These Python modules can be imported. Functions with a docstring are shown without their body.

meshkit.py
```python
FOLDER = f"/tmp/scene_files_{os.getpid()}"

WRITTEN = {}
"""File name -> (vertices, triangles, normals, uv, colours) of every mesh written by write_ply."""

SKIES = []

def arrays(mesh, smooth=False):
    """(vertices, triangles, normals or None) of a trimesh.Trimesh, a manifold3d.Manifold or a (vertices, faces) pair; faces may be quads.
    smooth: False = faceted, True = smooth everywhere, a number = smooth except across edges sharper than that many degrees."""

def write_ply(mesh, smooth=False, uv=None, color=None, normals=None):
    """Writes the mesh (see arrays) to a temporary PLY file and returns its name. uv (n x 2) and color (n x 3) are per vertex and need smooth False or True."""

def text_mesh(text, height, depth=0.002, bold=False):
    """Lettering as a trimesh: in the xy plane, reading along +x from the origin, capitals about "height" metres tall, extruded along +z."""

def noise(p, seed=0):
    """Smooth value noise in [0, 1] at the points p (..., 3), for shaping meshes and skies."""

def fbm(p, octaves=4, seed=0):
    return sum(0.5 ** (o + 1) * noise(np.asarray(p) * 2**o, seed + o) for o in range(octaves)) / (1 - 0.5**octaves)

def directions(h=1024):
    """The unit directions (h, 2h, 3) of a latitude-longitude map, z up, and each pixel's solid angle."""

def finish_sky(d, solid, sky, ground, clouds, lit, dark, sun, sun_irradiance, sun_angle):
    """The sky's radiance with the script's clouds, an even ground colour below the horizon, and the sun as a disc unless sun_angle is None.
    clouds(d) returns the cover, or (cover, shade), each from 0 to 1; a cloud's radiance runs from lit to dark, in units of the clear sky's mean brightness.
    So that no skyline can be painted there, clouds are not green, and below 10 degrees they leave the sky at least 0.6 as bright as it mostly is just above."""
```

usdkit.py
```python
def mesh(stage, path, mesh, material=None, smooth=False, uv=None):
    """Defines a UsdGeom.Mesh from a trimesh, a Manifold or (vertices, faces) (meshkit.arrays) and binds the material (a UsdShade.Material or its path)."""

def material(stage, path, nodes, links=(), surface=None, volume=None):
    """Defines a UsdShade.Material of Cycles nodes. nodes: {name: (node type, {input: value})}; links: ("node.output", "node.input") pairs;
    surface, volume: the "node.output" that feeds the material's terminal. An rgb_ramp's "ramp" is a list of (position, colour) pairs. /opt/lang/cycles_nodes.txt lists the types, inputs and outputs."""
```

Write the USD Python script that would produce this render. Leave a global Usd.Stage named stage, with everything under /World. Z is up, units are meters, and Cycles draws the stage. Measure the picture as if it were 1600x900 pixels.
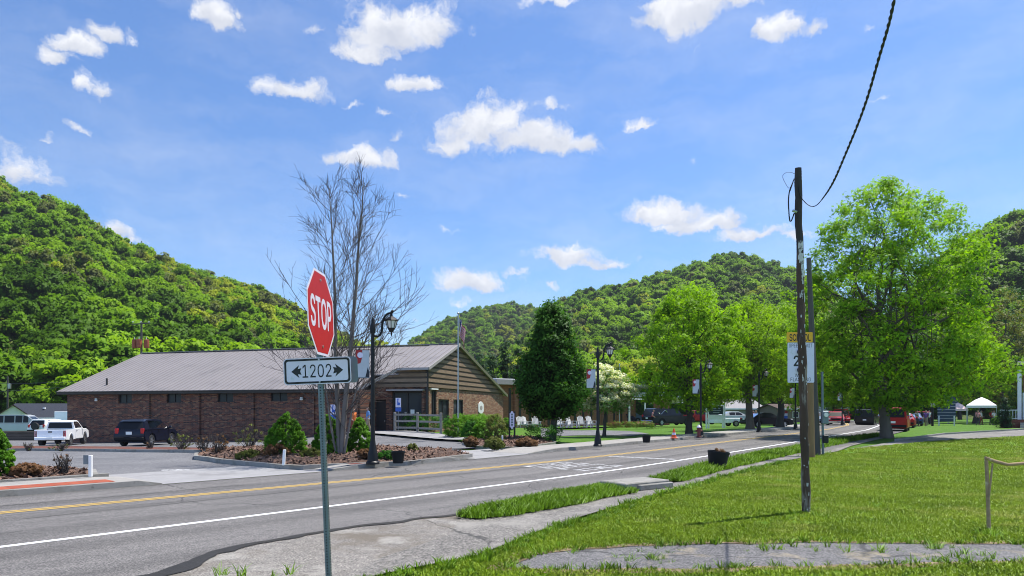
import math, random
import numpy as np, trimesh, shapely, manifold3d
from shapely.geometry import Polygon, LineString, Point
from shapely import affinity
from pxr import Usd, UsdGeom, UsdShade, UsdLux, Gf, Sdf, Vt
import usdkit, meshkit

stage = Usd.Stage.CreateInMemory()
UsdGeom.SetStageUpAxis(stage, 'Z'); UsdGeom.SetStageMetersPerUnit(stage, 1.0)
world = UsdGeom.Xform.Define(stage, '/World'); stage.SetDefaultPrim(world.GetPrim())
UsdGeom.Scope.Define(stage, '/World/Looks')

# ------------------------------------------------------------------ camera, sky, sun, exposure
EYE, F, HOR = 1.75, 1050.0, 640.0      # eye height, focal length and horizon row of the photograph (1600 wide)
cam = UsdGeom.Camera.Define(stage, '/World/camera')
cam.CreateHorizontalApertureAttr(36.0); cam.CreateVerticalApertureAttr(20.25)
cam.CreateFocalLengthAttr(36.0 * F / 1600); cam.CreateVerticalApertureOffsetAttr((HOR - 450) / 1600 * 36.0)
cam.CreateExposureAttr(0.80)
cam.CreateClippingRangeAttr(Gf.Vec2f(0.05, 20000))
cam.AddTranslateOp().Set(Gf.Vec3d(0, 0, EYE)); cam.AddRotateXOp().Set(90.0)

SUN_AZ, SUN_EL = math.atan2(.86, .50), math.radians(66)
sun = UsdLux.DistantLight.Define(stage, '/World/sun')
sun.CreateIntensityAttr(1.05); sun.CreateAngleAttr(0.53); sun.CreateColorAttr(Gf.Vec3f(1, .955, .88)); sun.CreateNormalizeAttr(True)
sun.AddRotateZOp(opSuffix='a').Set(-math.degrees(SUN_AZ)); sun.AddRotateXOp(opSuffix='b').Set(-(90 - math.degrees(SUN_EL)))

def sky_nodes():
    """single scattering sky with cumulus: each cloud a soft ellipse in azimuth and elevation, broken up by noise; more of the same all round."""
    N, L = {}, []
    N['sky'] = ('sky_texture', dict(sky_type='single_scattering', sun_disc=False, sun_elevation=SUN_EL, sun_rotation=SUN_AZ, air_density=1.15, aerosol_density=0.55, ozone_density=2.2, altitude=200.0))
    N['tc'] = ('texture_coordinate', {})
    N['sep'] = ('separate_xyz', {}); L.append(('tc.generated', 'sep.vector'))
    N['az'] = ('math', dict(math_type='arctan2')); L += [('sep.x', 'az.value1'), ('sep.y', 'az.value2')]
    N['el'] = ('math', dict(math_type='arcsine')); L.append(('sep.z', 'el.value1'))
    N['uv'] = ('combine_xyz', {}); L += [('az.value', 'uv.x'), ('el.value', 'uv.y')]
    # wispy displacement of the coordinates
    N['wn'] = ('noise_texture', dict(scale=17.0, detail=7.0, roughness=0.62)); L.append(('uv.vector', 'wn.vector'))
    N['ws'] = ('vector_math', dict(math_type='subtract', vector2=(.5, .5, .5))); L.append(('wn.color', 'ws.vector1'))
    N['wm'] = ('vector_math', dict(math_type='multiply', vector2=(.075, .055, 0))); L.append(('ws.vector', 'wm.vector1'))
    N['w'] = ('vector_math', dict(math_type='add')); L += [('uv.vector', 'w.vector1'), ('wm.vector', 'w.vector2')]
    prev = under = None
    for i, (px, py, a, b, s) in enumerate(CLOUDS):
        az = math.atan2((px - 800) / F, 1); el = math.atan2((HOR - py) / F, math.hypot(1, (px - 800) / F))
        ca = math.cos(az)
        ra, rb = a / F * ca * ca, b / F * ca
        N[f'c{i}s'] = ('vector_math', dict(math_type='subtract', vector2=(az, el, 0))); L.append(('w.vector', f'c{i}s.vector1'))
        N[f'c{i}m'] = ('vector_math', dict(math_type='multiply', vector2=(1 / ra, 1 / rb, 0))); L.append((f'c{i}s.vector', f'c{i}m.vector1'))
        # flatter below than above
        N[f'c{i}q'] = ('separate_xyz', {}); L.append((f'c{i}m.vector', f'c{i}q.vector'))
        N[f'c{i}b'] = ('math', dict(math_type='multiply', value2=-1.75)); L.append((f'c{i}q.y', f'c{i}b.value1'))
        N[f'c{i}t'] = ('math', dict(math_type='maximum')); L += [(f'c{i}q.y', f'c{i}t.value1'), (f'c{i}b.value', f'c{i}t.value2')]
        N[f'c{i}k'] = ('combine_xyz', {}); L += [(f'c{i}q.x', f'c{i}k.x'), (f'c{i}t.value', f'c{i}k.y')]
        N[f'c{i}l'] = ('vector_math', dict(math_type='length')); L.append((f'c{i}k.vector', f'c{i}l.vector1'))
        N[f'c{i}r'] = ('map_range', dict(range_type='linear', clamp=True, from_min=1.55, from_max=0.15, to_min=0.0, to_max=s)); L.append((f'c{i}l.value', f'c{i}r.value'))
        if min(a, b) >= 16:      # grey undersides
            N[f'c{i}u'] = ('map_range', dict(clamp=True, from_min=.35, from_max=-.55, to_min=0.0, to_max=1.0)); L.append((f'c{i}q.y', f'c{i}u.value'))
            N[f'c{i}v'] = ('math', dict(math_type='multiply')); L += [(f'c{i}u.result', f'c{i}v.value1'), (f'c{i}r.result', f'c{i}v.value2')]
            if under:
                N[f'c{i}w'] = ('math', dict(math_type='maximum')); L += [(under, f'c{i}w.value1'), (f'c{i}v.value', f'c{i}w.value2')]; under = f'c{i}w.value'
            else: under = f'c{i}v.value'
        if prev:
            N[f'c{i}x'] = ('math', dict(math_type='maximum')); L += [(prev, f'c{i}x.value1'), (f'c{i}r.result', f'c{i}x.value2')]; prev = f'c{i}x.value'
        else:
            prev = f'c{i}r.result'
    # the same kind of clouds over the rest of the sky
    N['on'] = ('noise_texture', dict(scale=3.4, detail=3.0, roughness=0.5)); 
    N['om'] = ('vector_math', dict(math_type='multiply', vector2=(1.0, 2.2, 0))); L += [('w.vector', 'om.vector1'), ('om.vector', 'on.vector')]
    N['orr'] = ('map_range', dict(clamp=True, from_min=.58, from_max=.72, to_min=0.0, to_max=1.0)); L.append(('on.fac', 'orr.value'))
    N['aa'] = ('math', dict(math_type='absolute')); L.append(('az.value', 'aa.value1'))
    N['ar'] = ('map_range', dict(clamp=True, from_min=.68, from_max=.85, to_min=0.0, to_max=1.0)); L.append(('aa.value', 'ar.value'))
    N['ee'] = ('map_range', dict(clamp=True, from_min=.6, from_max=.72, to_min=0.0, to_max=1.0)); L.append(('el.value', 'ee.value'))
    N['ae'] = ('math', dict(math_type='maximum')); L += [('ar.result', 'ae.value1'), ('ee.result', 'ae.value2')]
    N['oo'] = ('math', dict(math_type='multiply')); L += [('orr.result', 'oo.value1'), ('ae.value', 'oo.value2')]
    N['all'] = ('math', dict(math_type='maximum')); L += [(prev, 'all.value1'), ('oo.value', 'all.value2')]
    # break up
    N['bn'] = ('noise_texture', dict(scale=15.0, detail=10.0, roughness=0.66)); L.append(('w.vector', 'bn.vector'))
    N['bm'] = ('map_range', dict(clamp=False, from_min=.25, from_max=.75, to_min=-.5, to_max=.5)); L.append(('bn.fac', 'bm.value'))
    N['sum'] = ('math', dict(math_type='add')); L += [('all.value', 'sum.value1'), ('bm.result', 'sum.value2')]
    N['cov'] = ('map_range', dict(range_type='smoothstep', clamp=True, from_min=.27, from_max=.82, to_min=0.0, to_max=.96)); L.append(('sum.value', 'cov.value'))
    N['has'] = ('map_range', dict(clamp=True, from_min=0.02, from_max=.12, to_min=0.0, to_max=1.0)); L.append(('all.value', 'has.value'))
    N['cv'] = ('math', dict(math_type='multiply')); L += [('cov.result', 'cv.value1'), ('has.result', 'cv.value2')]
    # thin high veil
    N['vm'] = ('vector_math', dict(math_type='multiply', vector2=(2.0, 7.0, 0))); L.append(('w.vector', 'vm.vector1'))
    N['vn'] = ('noise_texture', dict(scale=1.6, detail=6.0, roughness=0.6)); L.append(('vm.vector', 'vn.vector'))
    N['vr'] = ('map_range', dict(clamp=True, from_min=.42, from_max=.85, to_min=0.0, to_max=.30)); L.append(('vn.fac', 'vr.value'))
    N['mx'] = ('math', dict(math_type='maximum')); L += [('cv.value', 'mx.value1'), ('vr.result', 'mx.value2')]
    # inner relief of the clouds
    N['sh'] = ('noise_texture', dict(scale=26.0, detail=6.0, roughness=0.55)); L.append(('w.vector', 'sh.vector'))
    N['cc'] = ('rgb_ramp', dict(ramp=[(0.28, (4.1, 4.3, 4.8)), (0.5, (5.2, 5.3, 5.6)), (0.70, (6.1, 6.15, 6.3))])); L.append(('sh.fac', 'cc.fac'))
    N['um'] = ('mix_color', dict(b=(3.0, 3.25, 3.95), use_clamp=False)); N['uf'] = ('math', dict(math_type='multiply', value2=.85)); L += [(under, 'uf.value1'), ('uf.value', 'um.fac'), ('cc.color', 'um.a')]
    N['tint'] = ('mix_color', dict(blend_type='multiply', fac=1.0, b=SKY_TINT, use_clamp=False)); L.append(('sky.color', 'tint.a'))
    N['fin'] = ('mix_color', dict(use_clamp=False)); L += [('mx.value', 'fin.fac'), ('tint.result', 'fin.a'), ('um.result', 'fin.b')]
    N['bg'] = ('background_shader', dict(strength=0.10)); L.append(('fin.result', 'bg.color'))
    return N, L
SKY_TINT = (.585, .755, 1.0)
# centre (pixel of the photograph), half width, half height, strength
CLOUDS = [(615, 50, 95, 42, 1), (570, 80, 60, 18, .8), (665, 60, 55, 35, .9), (490, 50, 62, 16, .62), (345, 35, 52, 24, .95), (372, 18, 18, 18, .8), (75, 88, 40, 16, .85), (125, 75, 50, 16, .8), (170, 62, 36, 18, .8), (208, 66, 14, 16, .6), (130, 140, 24, 20, .55), (165, 150, 28, 16, .5),
          (745, 54, 16, 14, .55), (458, 147, 52, 20, .95), (650, 133, 58, 16, .9), (548, 163, 22, 8, .5), (602, 180, 20, 8, .55), (73, 212, 20, 9, .6), (122, 198, 22, 8, .6), (26, 264, 58, 46, 1), (0, 225, 12, 14, .6),
          (760, 205, 85, 42, 1), (820, 222, 95, 34, 1), (905, 226, 40, 20, .9), (700, 235, 48, 20, .8), (870, 167, 42, 13, .75), (565, 252, 68, 20, .9), (520, 245, 28, 18, .7), (622, 222, 20, 18, .5), (1000, 200, 30, 14, .85),
          (1075, 20, 90, 34, .95), (1120, 8, 80, 22, .95), (1010, 35, 42, 16, .7), (1215, 48, 55, 24, .9), (1270, 45, 45, 18, .65), (1090, 78, 22, 12, .4), (1360, 155, 34, 10, .55), (870, 2, 60, 14, .75), (1355, 38, 16, 7, .4),
          (1030, 338, 65, 22, .95), (1100, 352, 80, 22, 1), (1180, 370, 75, 18, .95), (1240, 372, 45, 14, .8), (880, 400, 62, 22, .95), (950, 408, 52, 16, .9), (740, 438, 62, 22, .95), (800, 428, 30, 12, .6), (700, 358, 45, 10, .38), (862, 444, 20, 9, .7),
          (180, 365, 52, 22, .85), (215, 380, 30, 12, .6), (630, 312, 22, 9, .6), (655, 440, 20, 9, .5), (740, 470, 60, 10, .35), (380, 390, 60, 9, .3), (1092, 257, 12, 8, .4), (655, 494, 20, 10, .4), (722, 476, 18, 8, .5), (1190, 350, 30, 10, .5)]
_n, _l = sky_nodes()
sky_m = usdkit.material(stage, '/World/Looks/sky_look', _n, _l, surface='bg.background')
dome = UsdLux.DomeLight.Define(stage, '/World/sky'); dome.CreateIntensityAttr(1.0)
UsdShade.MaterialBindingAPI.Apply(dome.GetPrim()).Bind(sky_m)

# ------------------------------------------------------------------ helpers
used = {}
def numbered(path):
    n = used.get(path); used[path] = 0 if n is None else n + 1
    return path if n is None else f'{path}_{n + 1:03d}'
def pathof(parent): return '/World' if parent is None else str(parent.GetPath())
def tag(o, label=None, cat=None, group=None, kind=None):
    o = o.GetPrim() if hasattr(o, 'GetPrim') else o
    for k, v in (('label', label), ('category', cat), ('group', group), ('kind', kind)):
        if v: o.SetCustomDataByKey(k, v)
    return o
def thing(name, label, cat, loc=(0, 0, 0), rotz=0.0, group=None, tilt=None):
    x = UsdGeom.Xform.Define(stage, numbered('/World/' + name))
    x.AddTranslateOp().Set(Gf.Vec3d(*map(float, loc))); x.AddRotateZOp().Set(math.degrees(rotz))
    if tilt: x.AddRotateXYZOp().Set(Gf.Vec3f(*tilt))
    return tag(x, label, cat, group)
def obj(name, mesh, m, parent=None, smooth=False, label=None, uv=None):
    if isinstance(mesh, MB): mesh = mesh.mesh()
    if isinstance(mesh, tuple) and len(mesh) == 3: return leafmesh(numbered(pathof(parent) + '/' + name), mesh, m).GetPrim()
    p = usdkit.mesh(stage, numbered(pathof(parent) + '/' + name), mesh, m, smooth, uv).GetPrim()
    if label: tag(p, label)
    return p
def dup(root, loc, rotz=0.0, label=None, group=None, scale=None):
    """a copy of a thing with its parts, under the next number"""
    was = root.GetCustomData(); name = root.GetName(); name = name[:-4] if name[-3:].isdigit() else name
    x = UsdGeom.Xform.Define(stage, numbered('/World/' + name)); p = x.GetPrim()
    x.AddTranslateOp().Set(Gf.Vec3d(*map(float, loc))); x.AddRotateZOp().Set(math.degrees(rotz))
    x.AddScaleOp().Set(Gf.Vec3f(*map(float, (scale,) * 3 if np.ndim(scale or 1) == 0 and scale else (scale if scale is not None else (1, 1, 1)))))
    p.GetReferences().AddInternalReference(root.GetPath()); p.SetInstanceable(True)
    return tag(p, label or was['label'], was['category'], group or was.get('group'))

def leafmesh(path, vfn, m):
    """leaves carry the soft normals of the foliage mass that they belong to"""
    v, f, n = vfn; g = usdkit.mesh(stage, path, (v, f), m)
    g.CreateNormalsAttr(Vt.Vec3fArray.FromNumpy(n.astype(np.float32))); g.SetNormalsInterpolation('vertex'); return g

class MB:
    """collects shapes into one mesh"""
    def __init__(s): s.v, s.f, s.n = [], [], 0
    def add(s, v, f):
        v = np.asarray(v, float); f = np.asarray(f, int)
        if len(f) and f.shape[1] == 4: f = np.vstack([f[:, [0, 1, 2]], f[:, [0, 2, 3]]])
        s.v.append(v); s.f.append(f + s.n); s.n += len(v); return s
    def tm(s, m): return s.add(m.vertices, m.faces)
    def mesh(s): return trimesh.Trimesh(np.vstack(s.v), np.vstack(s.f), process=False)
    def box(s, c, size, rz=0.0, ch=0.0):
        c = np.asarray(c, float); h = np.asarray(size, float) / 2
        if ch > 0:
            P = np.array([[x, y, z] for x in (-1, 1) for y in (-1, 1) for z in (-1, 1)], float)
            pts = np.vstack([P * (h - np.array(k) * ch) for k in ((0, 1, 1), (1, 0, 1), (1, 1, 0))])
            m = trimesh.convex.convex_hull(pts)
            v, f = np.array(m.vertices), np.array(m.faces)
        else:
            v = np.array([[x, y, z] for x in (-1, 1) for y in (-1, 1) for z in (-1, 1)], float) * h
            f = np.array([[0, 1, 3, 2], [4, 6, 7, 5], [0, 4, 5, 1], [2, 3, 7, 6], [0, 2, 6, 4], [1, 5, 7, 3]])
        if rz:
            cc, ss = math.cos(rz), math.sin(rz); v = v @ np.array([[cc, ss, 0], [-ss, cc, 0], [0, 0, 1]])
        return s.add(v + c, f)
    def bar(s, a, b, w, h=None):
        a, b = np.asarray(a, float), np.asarray(b, float); d = b - a; L = np.linalg.norm(d); d /= L; h = h or w
        up = np.array([0, 0, 1.0]) if abs(d[2]) < .95 else np.array([1.0, 0, 0])
        x = np.cross(d, up); x /= np.linalg.norm(x); y = np.cross(x, d)
        q = [(-1, -1), (1, -1), (1, 1), (-1, 1)]
        v = [a + x * w / 2 * i + y * h / 2 * j for i, j in q] + [b + x * w / 2 * i + y * h / 2 * j for i, j in q]
        return s.add(v, [[3, 2, 1, 0], [4, 5, 6, 7], [0, 1, 5, 4], [1, 2, 6, 5], [2, 3, 7, 6], [3, 0, 4, 7]])
    def tube(s, pts, rad, sides=6, cap=True):
        p = np.asarray(pts, float); n = len(p); r = np.broadcast_to(rad, (n,)).astype(float)
        t = np.gradient(p, axis=0); t /= np.linalg.norm(t, axis=1, keepdims=True) + 1e-12
        ref = np.array([0, 0, 1.0]) if np.abs(t[:, 2]).mean() < .9 else np.array([1.0, 0.13, 0])
        a = np.cross(t, ref); a /= np.linalg.norm(a, axis=1, keepdims=True) + 1e-12; b = np.cross(t, a)
        g = np.arange(sides) * 2 * np.pi / sides
        v = p[:, None] + r[:, None, None] * (np.cos(g)[None, :, None] * a[:, None] + np.sin(g)[None, :, None] * b[:, None])
        i, j = np.meshgrid(np.arange(n - 1), np.arange(sides), indexing='ij'); k = (j + 1) % sides
        q = np.stack([i * sides + j, (i + 1) * sides + j, (i + 1) * sides + k, i * sides + k], -1).reshape(-1, 4)
        v = v.reshape(-1, 3); f = np.vstack([q[:, [0, 1, 2]], q[:, [0, 2, 3]]])
        if cap:
            o = np.arange(1, sides - 1); z = np.zeros_like(o)
            f = np.vstack([f, np.stack([z, o, o + 1], 1), np.stack([z, o + 1, o], 1) + (n - 1) * sides])
        return s.add(v, f)
    def lathe(s, prof, sides=16, c=(0, 0, 0)):
        m = trimesh.creation.revolve(np.asarray(prof, float), sections=sides); m.apply_translation(c); return s.tm(m)
    def prism(s, poly, depth, M=None):
        """shapely polygon (or points) in a plane, extruded by depth along +z, then moved by the 4x4 M"""
        if not hasattr(poly, 'geom_type'): poly = Polygon(poly)
        for g in getattr(poly, 'geoms', [poly]):
            m = trimesh.creation.extrude_polygon(g, depth, engine='earcut')
            if M is not None: m.apply_transform(M)
            s.tm(m)
        return s
    def sphere(s, c, r, sub=2):
        m = trimesh.creation.icosphere(sub); m.apply_scale(r) if np.ndim(r) == 0 else m.apply_transform(np.diag([*r, 1])); m.apply_translation(c); return s.tm(m)
    def xf(s, M):
        for i, v in enumerate(s.v): s.v[i] = v @ np.asarray(M)[:3, :3].T + np.asarray(M)[:3, 3]
        return s
def frame(o, x, y):
    """4x4 whose columns are the axes x, y, x cross y and the origin o"""
    x = np.asarray(x, float); x /= np.linalg.norm(x); y = np.asarray(y, float); z = np.cross(x, y); z /= np.linalg.norm(z); y = np.cross(z, x)
    M = np.eye(4); M[:3, 0], M[:3, 1], M[:3, 2], M[:3, 3] = x, y, z, o; return M
VERT = lambda o: frame(o, (1, 0, 0), (0, 0, 1))        # drawing plane xz, extruding towards -y
def G(px, py, z=0.0):
    """the ground point of height z seen at a pixel of the photograph"""
    Y = F * (EYE - z) / (py - HOR); return np.array([(px - 800) / F * Y, Y, z])
def X(px, Y): return (px - 800) / F * Y
def Z(py, Y): return EYE + (HOR - py) / F * Y
def smooth(a, b, x): t = np.clip((np.asarray(x, float) - a) / (b - a), 0, 1); return t * t * (3 - 2 * t)
def hz(x, y):
    """the ground falls gently towards the left rear, where the parking lot lies"""
    q = -.8 * np.asarray(x, float) + .6 * np.asarray(y, float)
    dx, dy = np.asarray(x, float) + 5.78, np.asarray(y, float) - 46; u, w = .96 * dx - .279 * dy, .279 * dx + .96 * dy     # it rises again to the hall's entrance
    return -np.clip((q - 22) * .0225, 0, .85) * smooth(14, 24, q) + .46 * smooth(-7.5, -1.5, w) * smooth(-11, -5, u) * smooth(7, 2, u) * smooth(26, 18, w)
def gl(px, Y, dz=0.0):
    x = X(px, Y); return np.array([x, Y, float(hz(x, Y)) + dz])

def look(name, nodes, links, surface): return usdkit.material(stage, '/World/Looks/' + name, nodes, links, surface)
def mat(name, col, rough=.6, var=.12, scale=6.0, bump=0.0, bscale=40.0, metallic=0.0, spec=.4, patch=None, coat=0.0, stretch=None):
    """paint, stone, wood, metal: a colour that varies with noise, fine relief, and worn patches (colour, amount, scale)"""
    c = np.array(col, float); N = {'g': ('geometry', {}), 'n': ('noise_texture', dict(scale=scale, detail=5.0, roughness=.6)),
        'r': ('rgb_ramp', dict(ramp=[(.25, tuple(c * (1 - var))), (.75, tuple(np.minimum(c * (1 + var), 1)))])),
        'p': ('principled_bsdf', dict(roughness=rough, metallic=metallic, specular_ior_level=spec, coat_weight=coat))}
    L = [('n.fac', 'r.fac')]
    src = 'g.position'
    if stretch:
        N['ms'] = ('vector_math', dict(math_type='multiply', vector2=stretch)); L.append(('g.position', 'ms.vector1')); src = 'ms.vector'
    L.append((src, 'n.vector')); out = 'r.color'
    for i, (pc, amount, ps) in enumerate(patch or []):
        N[f'pn{i}'] = ('noise_texture', dict(scale=ps, detail=6.0, roughness=.65)); L.append((src, f'pn{i}.vector'))
        N[f'pr{i}'] = ('map_range', dict(clamp=True, from_min=1 - amount - .04, from_max=1 - amount + .06, to_min=0.0, to_max=1.0)); L.append((f'pn{i}.fac', f'pr{i}.value'))
        N[f'pm{i}'] = ('mix_color', dict(b=pc)); L += [(f'pr{i}.result', f'pm{i}.fac'), (out, f'pm{i}.a')]; out = f'pm{i}.result'
    L.append((out, 'p.base_color'))
    if bump:
        N['bn'] = ('noise_texture', dict(scale=bscale, detail=4.0, roughness=.6)); N['b'] = ('bump', dict(strength=1.0, distance=bump))
        L += [(src, 'bn.vector'), ('bn.fac', 'b.height'), ('b.normal', 'p.normal')]
    return look(name, N, L, 'p.BSDF')
def leaf_mat(name, dark, mid, light, trans=.35, scale=.7, gloss=.12, inst=False, gap=None):
    gap = GAP if gap is None else gap
    dark, mid, light = (tuple(LEAF * np.array(q)) for q in (dark, mid, light))
    N = {'g': ('geometry', {}), 'n': ('noise_texture', dict(scale=scale, detail=3.0)), 'ri': ('object_info', {}),
         'a': ('math', dict(math_type='multiply', value2=.45)), 'b': ('math', dict(math_type='multiply_add', value2=.75)), 'r': ('rgb_ramp', dict(ramp=[(.2, dark), (.5, mid), (.85, light)])),
         'd': ('principled_bsdf', dict(roughness=.55, specular_ior_level=gloss)), 't': ('translucent_bsdf', {}), 'm': ('mix_closure', dict(fac=trans)), 'gap': ('transparent_bsdf', dict(color=(1, 1, 1))), 'mg': ('mix_closure', dict(fac=gap)),
         'tb': ('mix_color', dict(blend_type='multiply', fac=1.0, b=(1.35, 1.4, .5), use_clamp=False))}
    if not gap: del N['gap'], N['mg']
    L = [('g.position', 'n.vector'), ('ri.random' if inst else 'g.random_per_island', 'a.value1'), ('n.fac', 'b.value1'), ('a.value', 'b.value3'), ('b.value', 'r.fac'), ('r.color', 'd.base_color'), ('r.color', 'tb.a'), ('tb.result', 't.color'), ('d.BSDF', 'm.closure1'), ('t.BSDF', 'm.closure2'), ] + ([('m.closure', 'mg.closure1'), ('gap.BSDF', 'mg.closure2')] if gap else [])
    return look(name, N, L, 'mg.closure' if gap else 'm.closure')
GAP = .24       # even see-through share for air between leaves, added to lighten shade inside crowns
LEAF = 1.75
def glass_mat(name, col=(.02, .025, .03), rough=.05):
    return look(name, {'f': ('fresnel', dict(IOR=1.16)), 'd': ('principled_bsdf', dict(base_color=col, roughness=.3, specular_ior_level=.2)), 's': ('glossy_bsdf', dict(color=(.9, .9, .9), roughness=rough)), 'm': ('mix_closure', {})},
                [('f.fac', 'm.fac'), ('d.BSDF', 'm.closure1'), ('s.BSDF', 'm.closure2')], 'm.closure')
def clear_mat(name, tint=(.55, .6, .6)):
    return look(name, {'f': ('fresnel', dict(IOR=1.5)), 'd': ('transparent_bsdf', dict(color=tint)), 's': ('glossy_bsdf', dict(color=(.9, .9, .9), roughness=.03)), 'm': ('mix_closure', {})},
                [('f.fac', 'm.fac'), ('d.BSDF', 'm.closure1'), ('s.BSDF', 'm.closure2')], 'm.closure')
def asphalt_mat(name, lo, hi, crack=True, patch=(), wear=None):
    N = {'g': ('geometry', {}), 'n1': ('noise_texture', dict(scale=.35, detail=6.0, roughness=.6)), 'r1': ('rgb_ramp', dict(ramp=[(.3, lo), (.7, hi)])),
         'n2': ('noise_texture', dict(scale=42.0, detail=3.0, roughness=.75)), 'r2': ('rgb_ramp', dict(ramp=[(.34, (.3, .3, .31)), (.5, (1, 1, 1)), (.64, (2.0, 1.95, 1.9))])),
         'mx': ('mix_color', dict(blend_type='multiply', fac=1.0, use_clamp=False)), 'p': ('principled_bsdf', dict(roughness=.85, specular_ior_level=.3)), 'b': ('bump', dict(strength=.6, distance=.006))}
    L = [('g.position', 'n1.vector'), ('g.position', 'n2.vector'), ('n1.fac', 'r1.fac'), ('n2.fac', 'r2.fac'), ('r1.color', 'mx.a'), ('r2.color', 'mx.b'), ('n2.fac', 'b.height'), ('b.normal', 'p.normal')]
    N['n3'] = ('noise_texture', dict(scale=9.0, detail=4.0, roughness=.8)); N['r3'] = ('rgb_ramp', dict(ramp=[(.3, (.68, .68, .68)), (.5, (1, 1, 1)), (.7, (1.36, 1.35, 1.33))])); N['m3'] = ('mix_color', dict(blend_type='multiply', fac=1.0, use_clamp=False))
    L += [('g.position', 'n3.vector'), ('n3.fac', 'r3.fac'), ('mx.result', 'm3.a'), ('r3.color', 'm3.b')]
    out = 'm3.result'
    if crack:
        N['w'] = ('noise_texture', dict(scale=.9, detail=5.0)); N['wa'] = ('vector_math', dict(math_type='multiply_add', vector2=(1.2, 1.2, 0))); 
        N['v'] = ('voronoi_texture', dict(feature='distance_to_edge', scale=.16)); N['vr'] = ('map_range', dict(clamp=True, from_min=.0015, from_max=.0045, to_min=.75, to_max=0.0))
        N['cm'] = ('mix_color', dict(b=(.03, .03, .03)))
        L += [('g.position', 'w.vector'), ('w.color', 'wa.vector1'), ('g.position', 'wa.vector3'), ('wa.vector', 'v.vector'), ('v.distance', 'vr.value'), ('vr.result', 'cm.fac'), (out, 'cm.a')]; out = 'cm.result'
    for i, (pc, amount, ps) in enumerate(patch):
        N[f'pn{i}'] = ('noise_texture', dict(scale=ps, detail=6.0, roughness=.65)); L.append(('g.position', f'pn{i}.vector'))
        N[f'pr{i}'] = ('map_range', dict(clamp=True, from_min=1 - amount - .06, from_max=1 - amount + .06, to_min=0.0, to_max=.8)); L.append((f'pn{i}.fac', f'pr{i}.value'))
        N[f'pm{i}'] = ('mix_color', dict(b=pc)); L += [(f'pr{i}.result', f'pm{i}.fac'), (out, f'pm{i}.a')]; out = f'pm{i}.result'
    if wear: n_, l_, out = wear(name, out); N.update(n_); L += l_
    L.append((out, 'p.base_color'))
    return look(name, N, L, 'p.BSDF')
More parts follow.
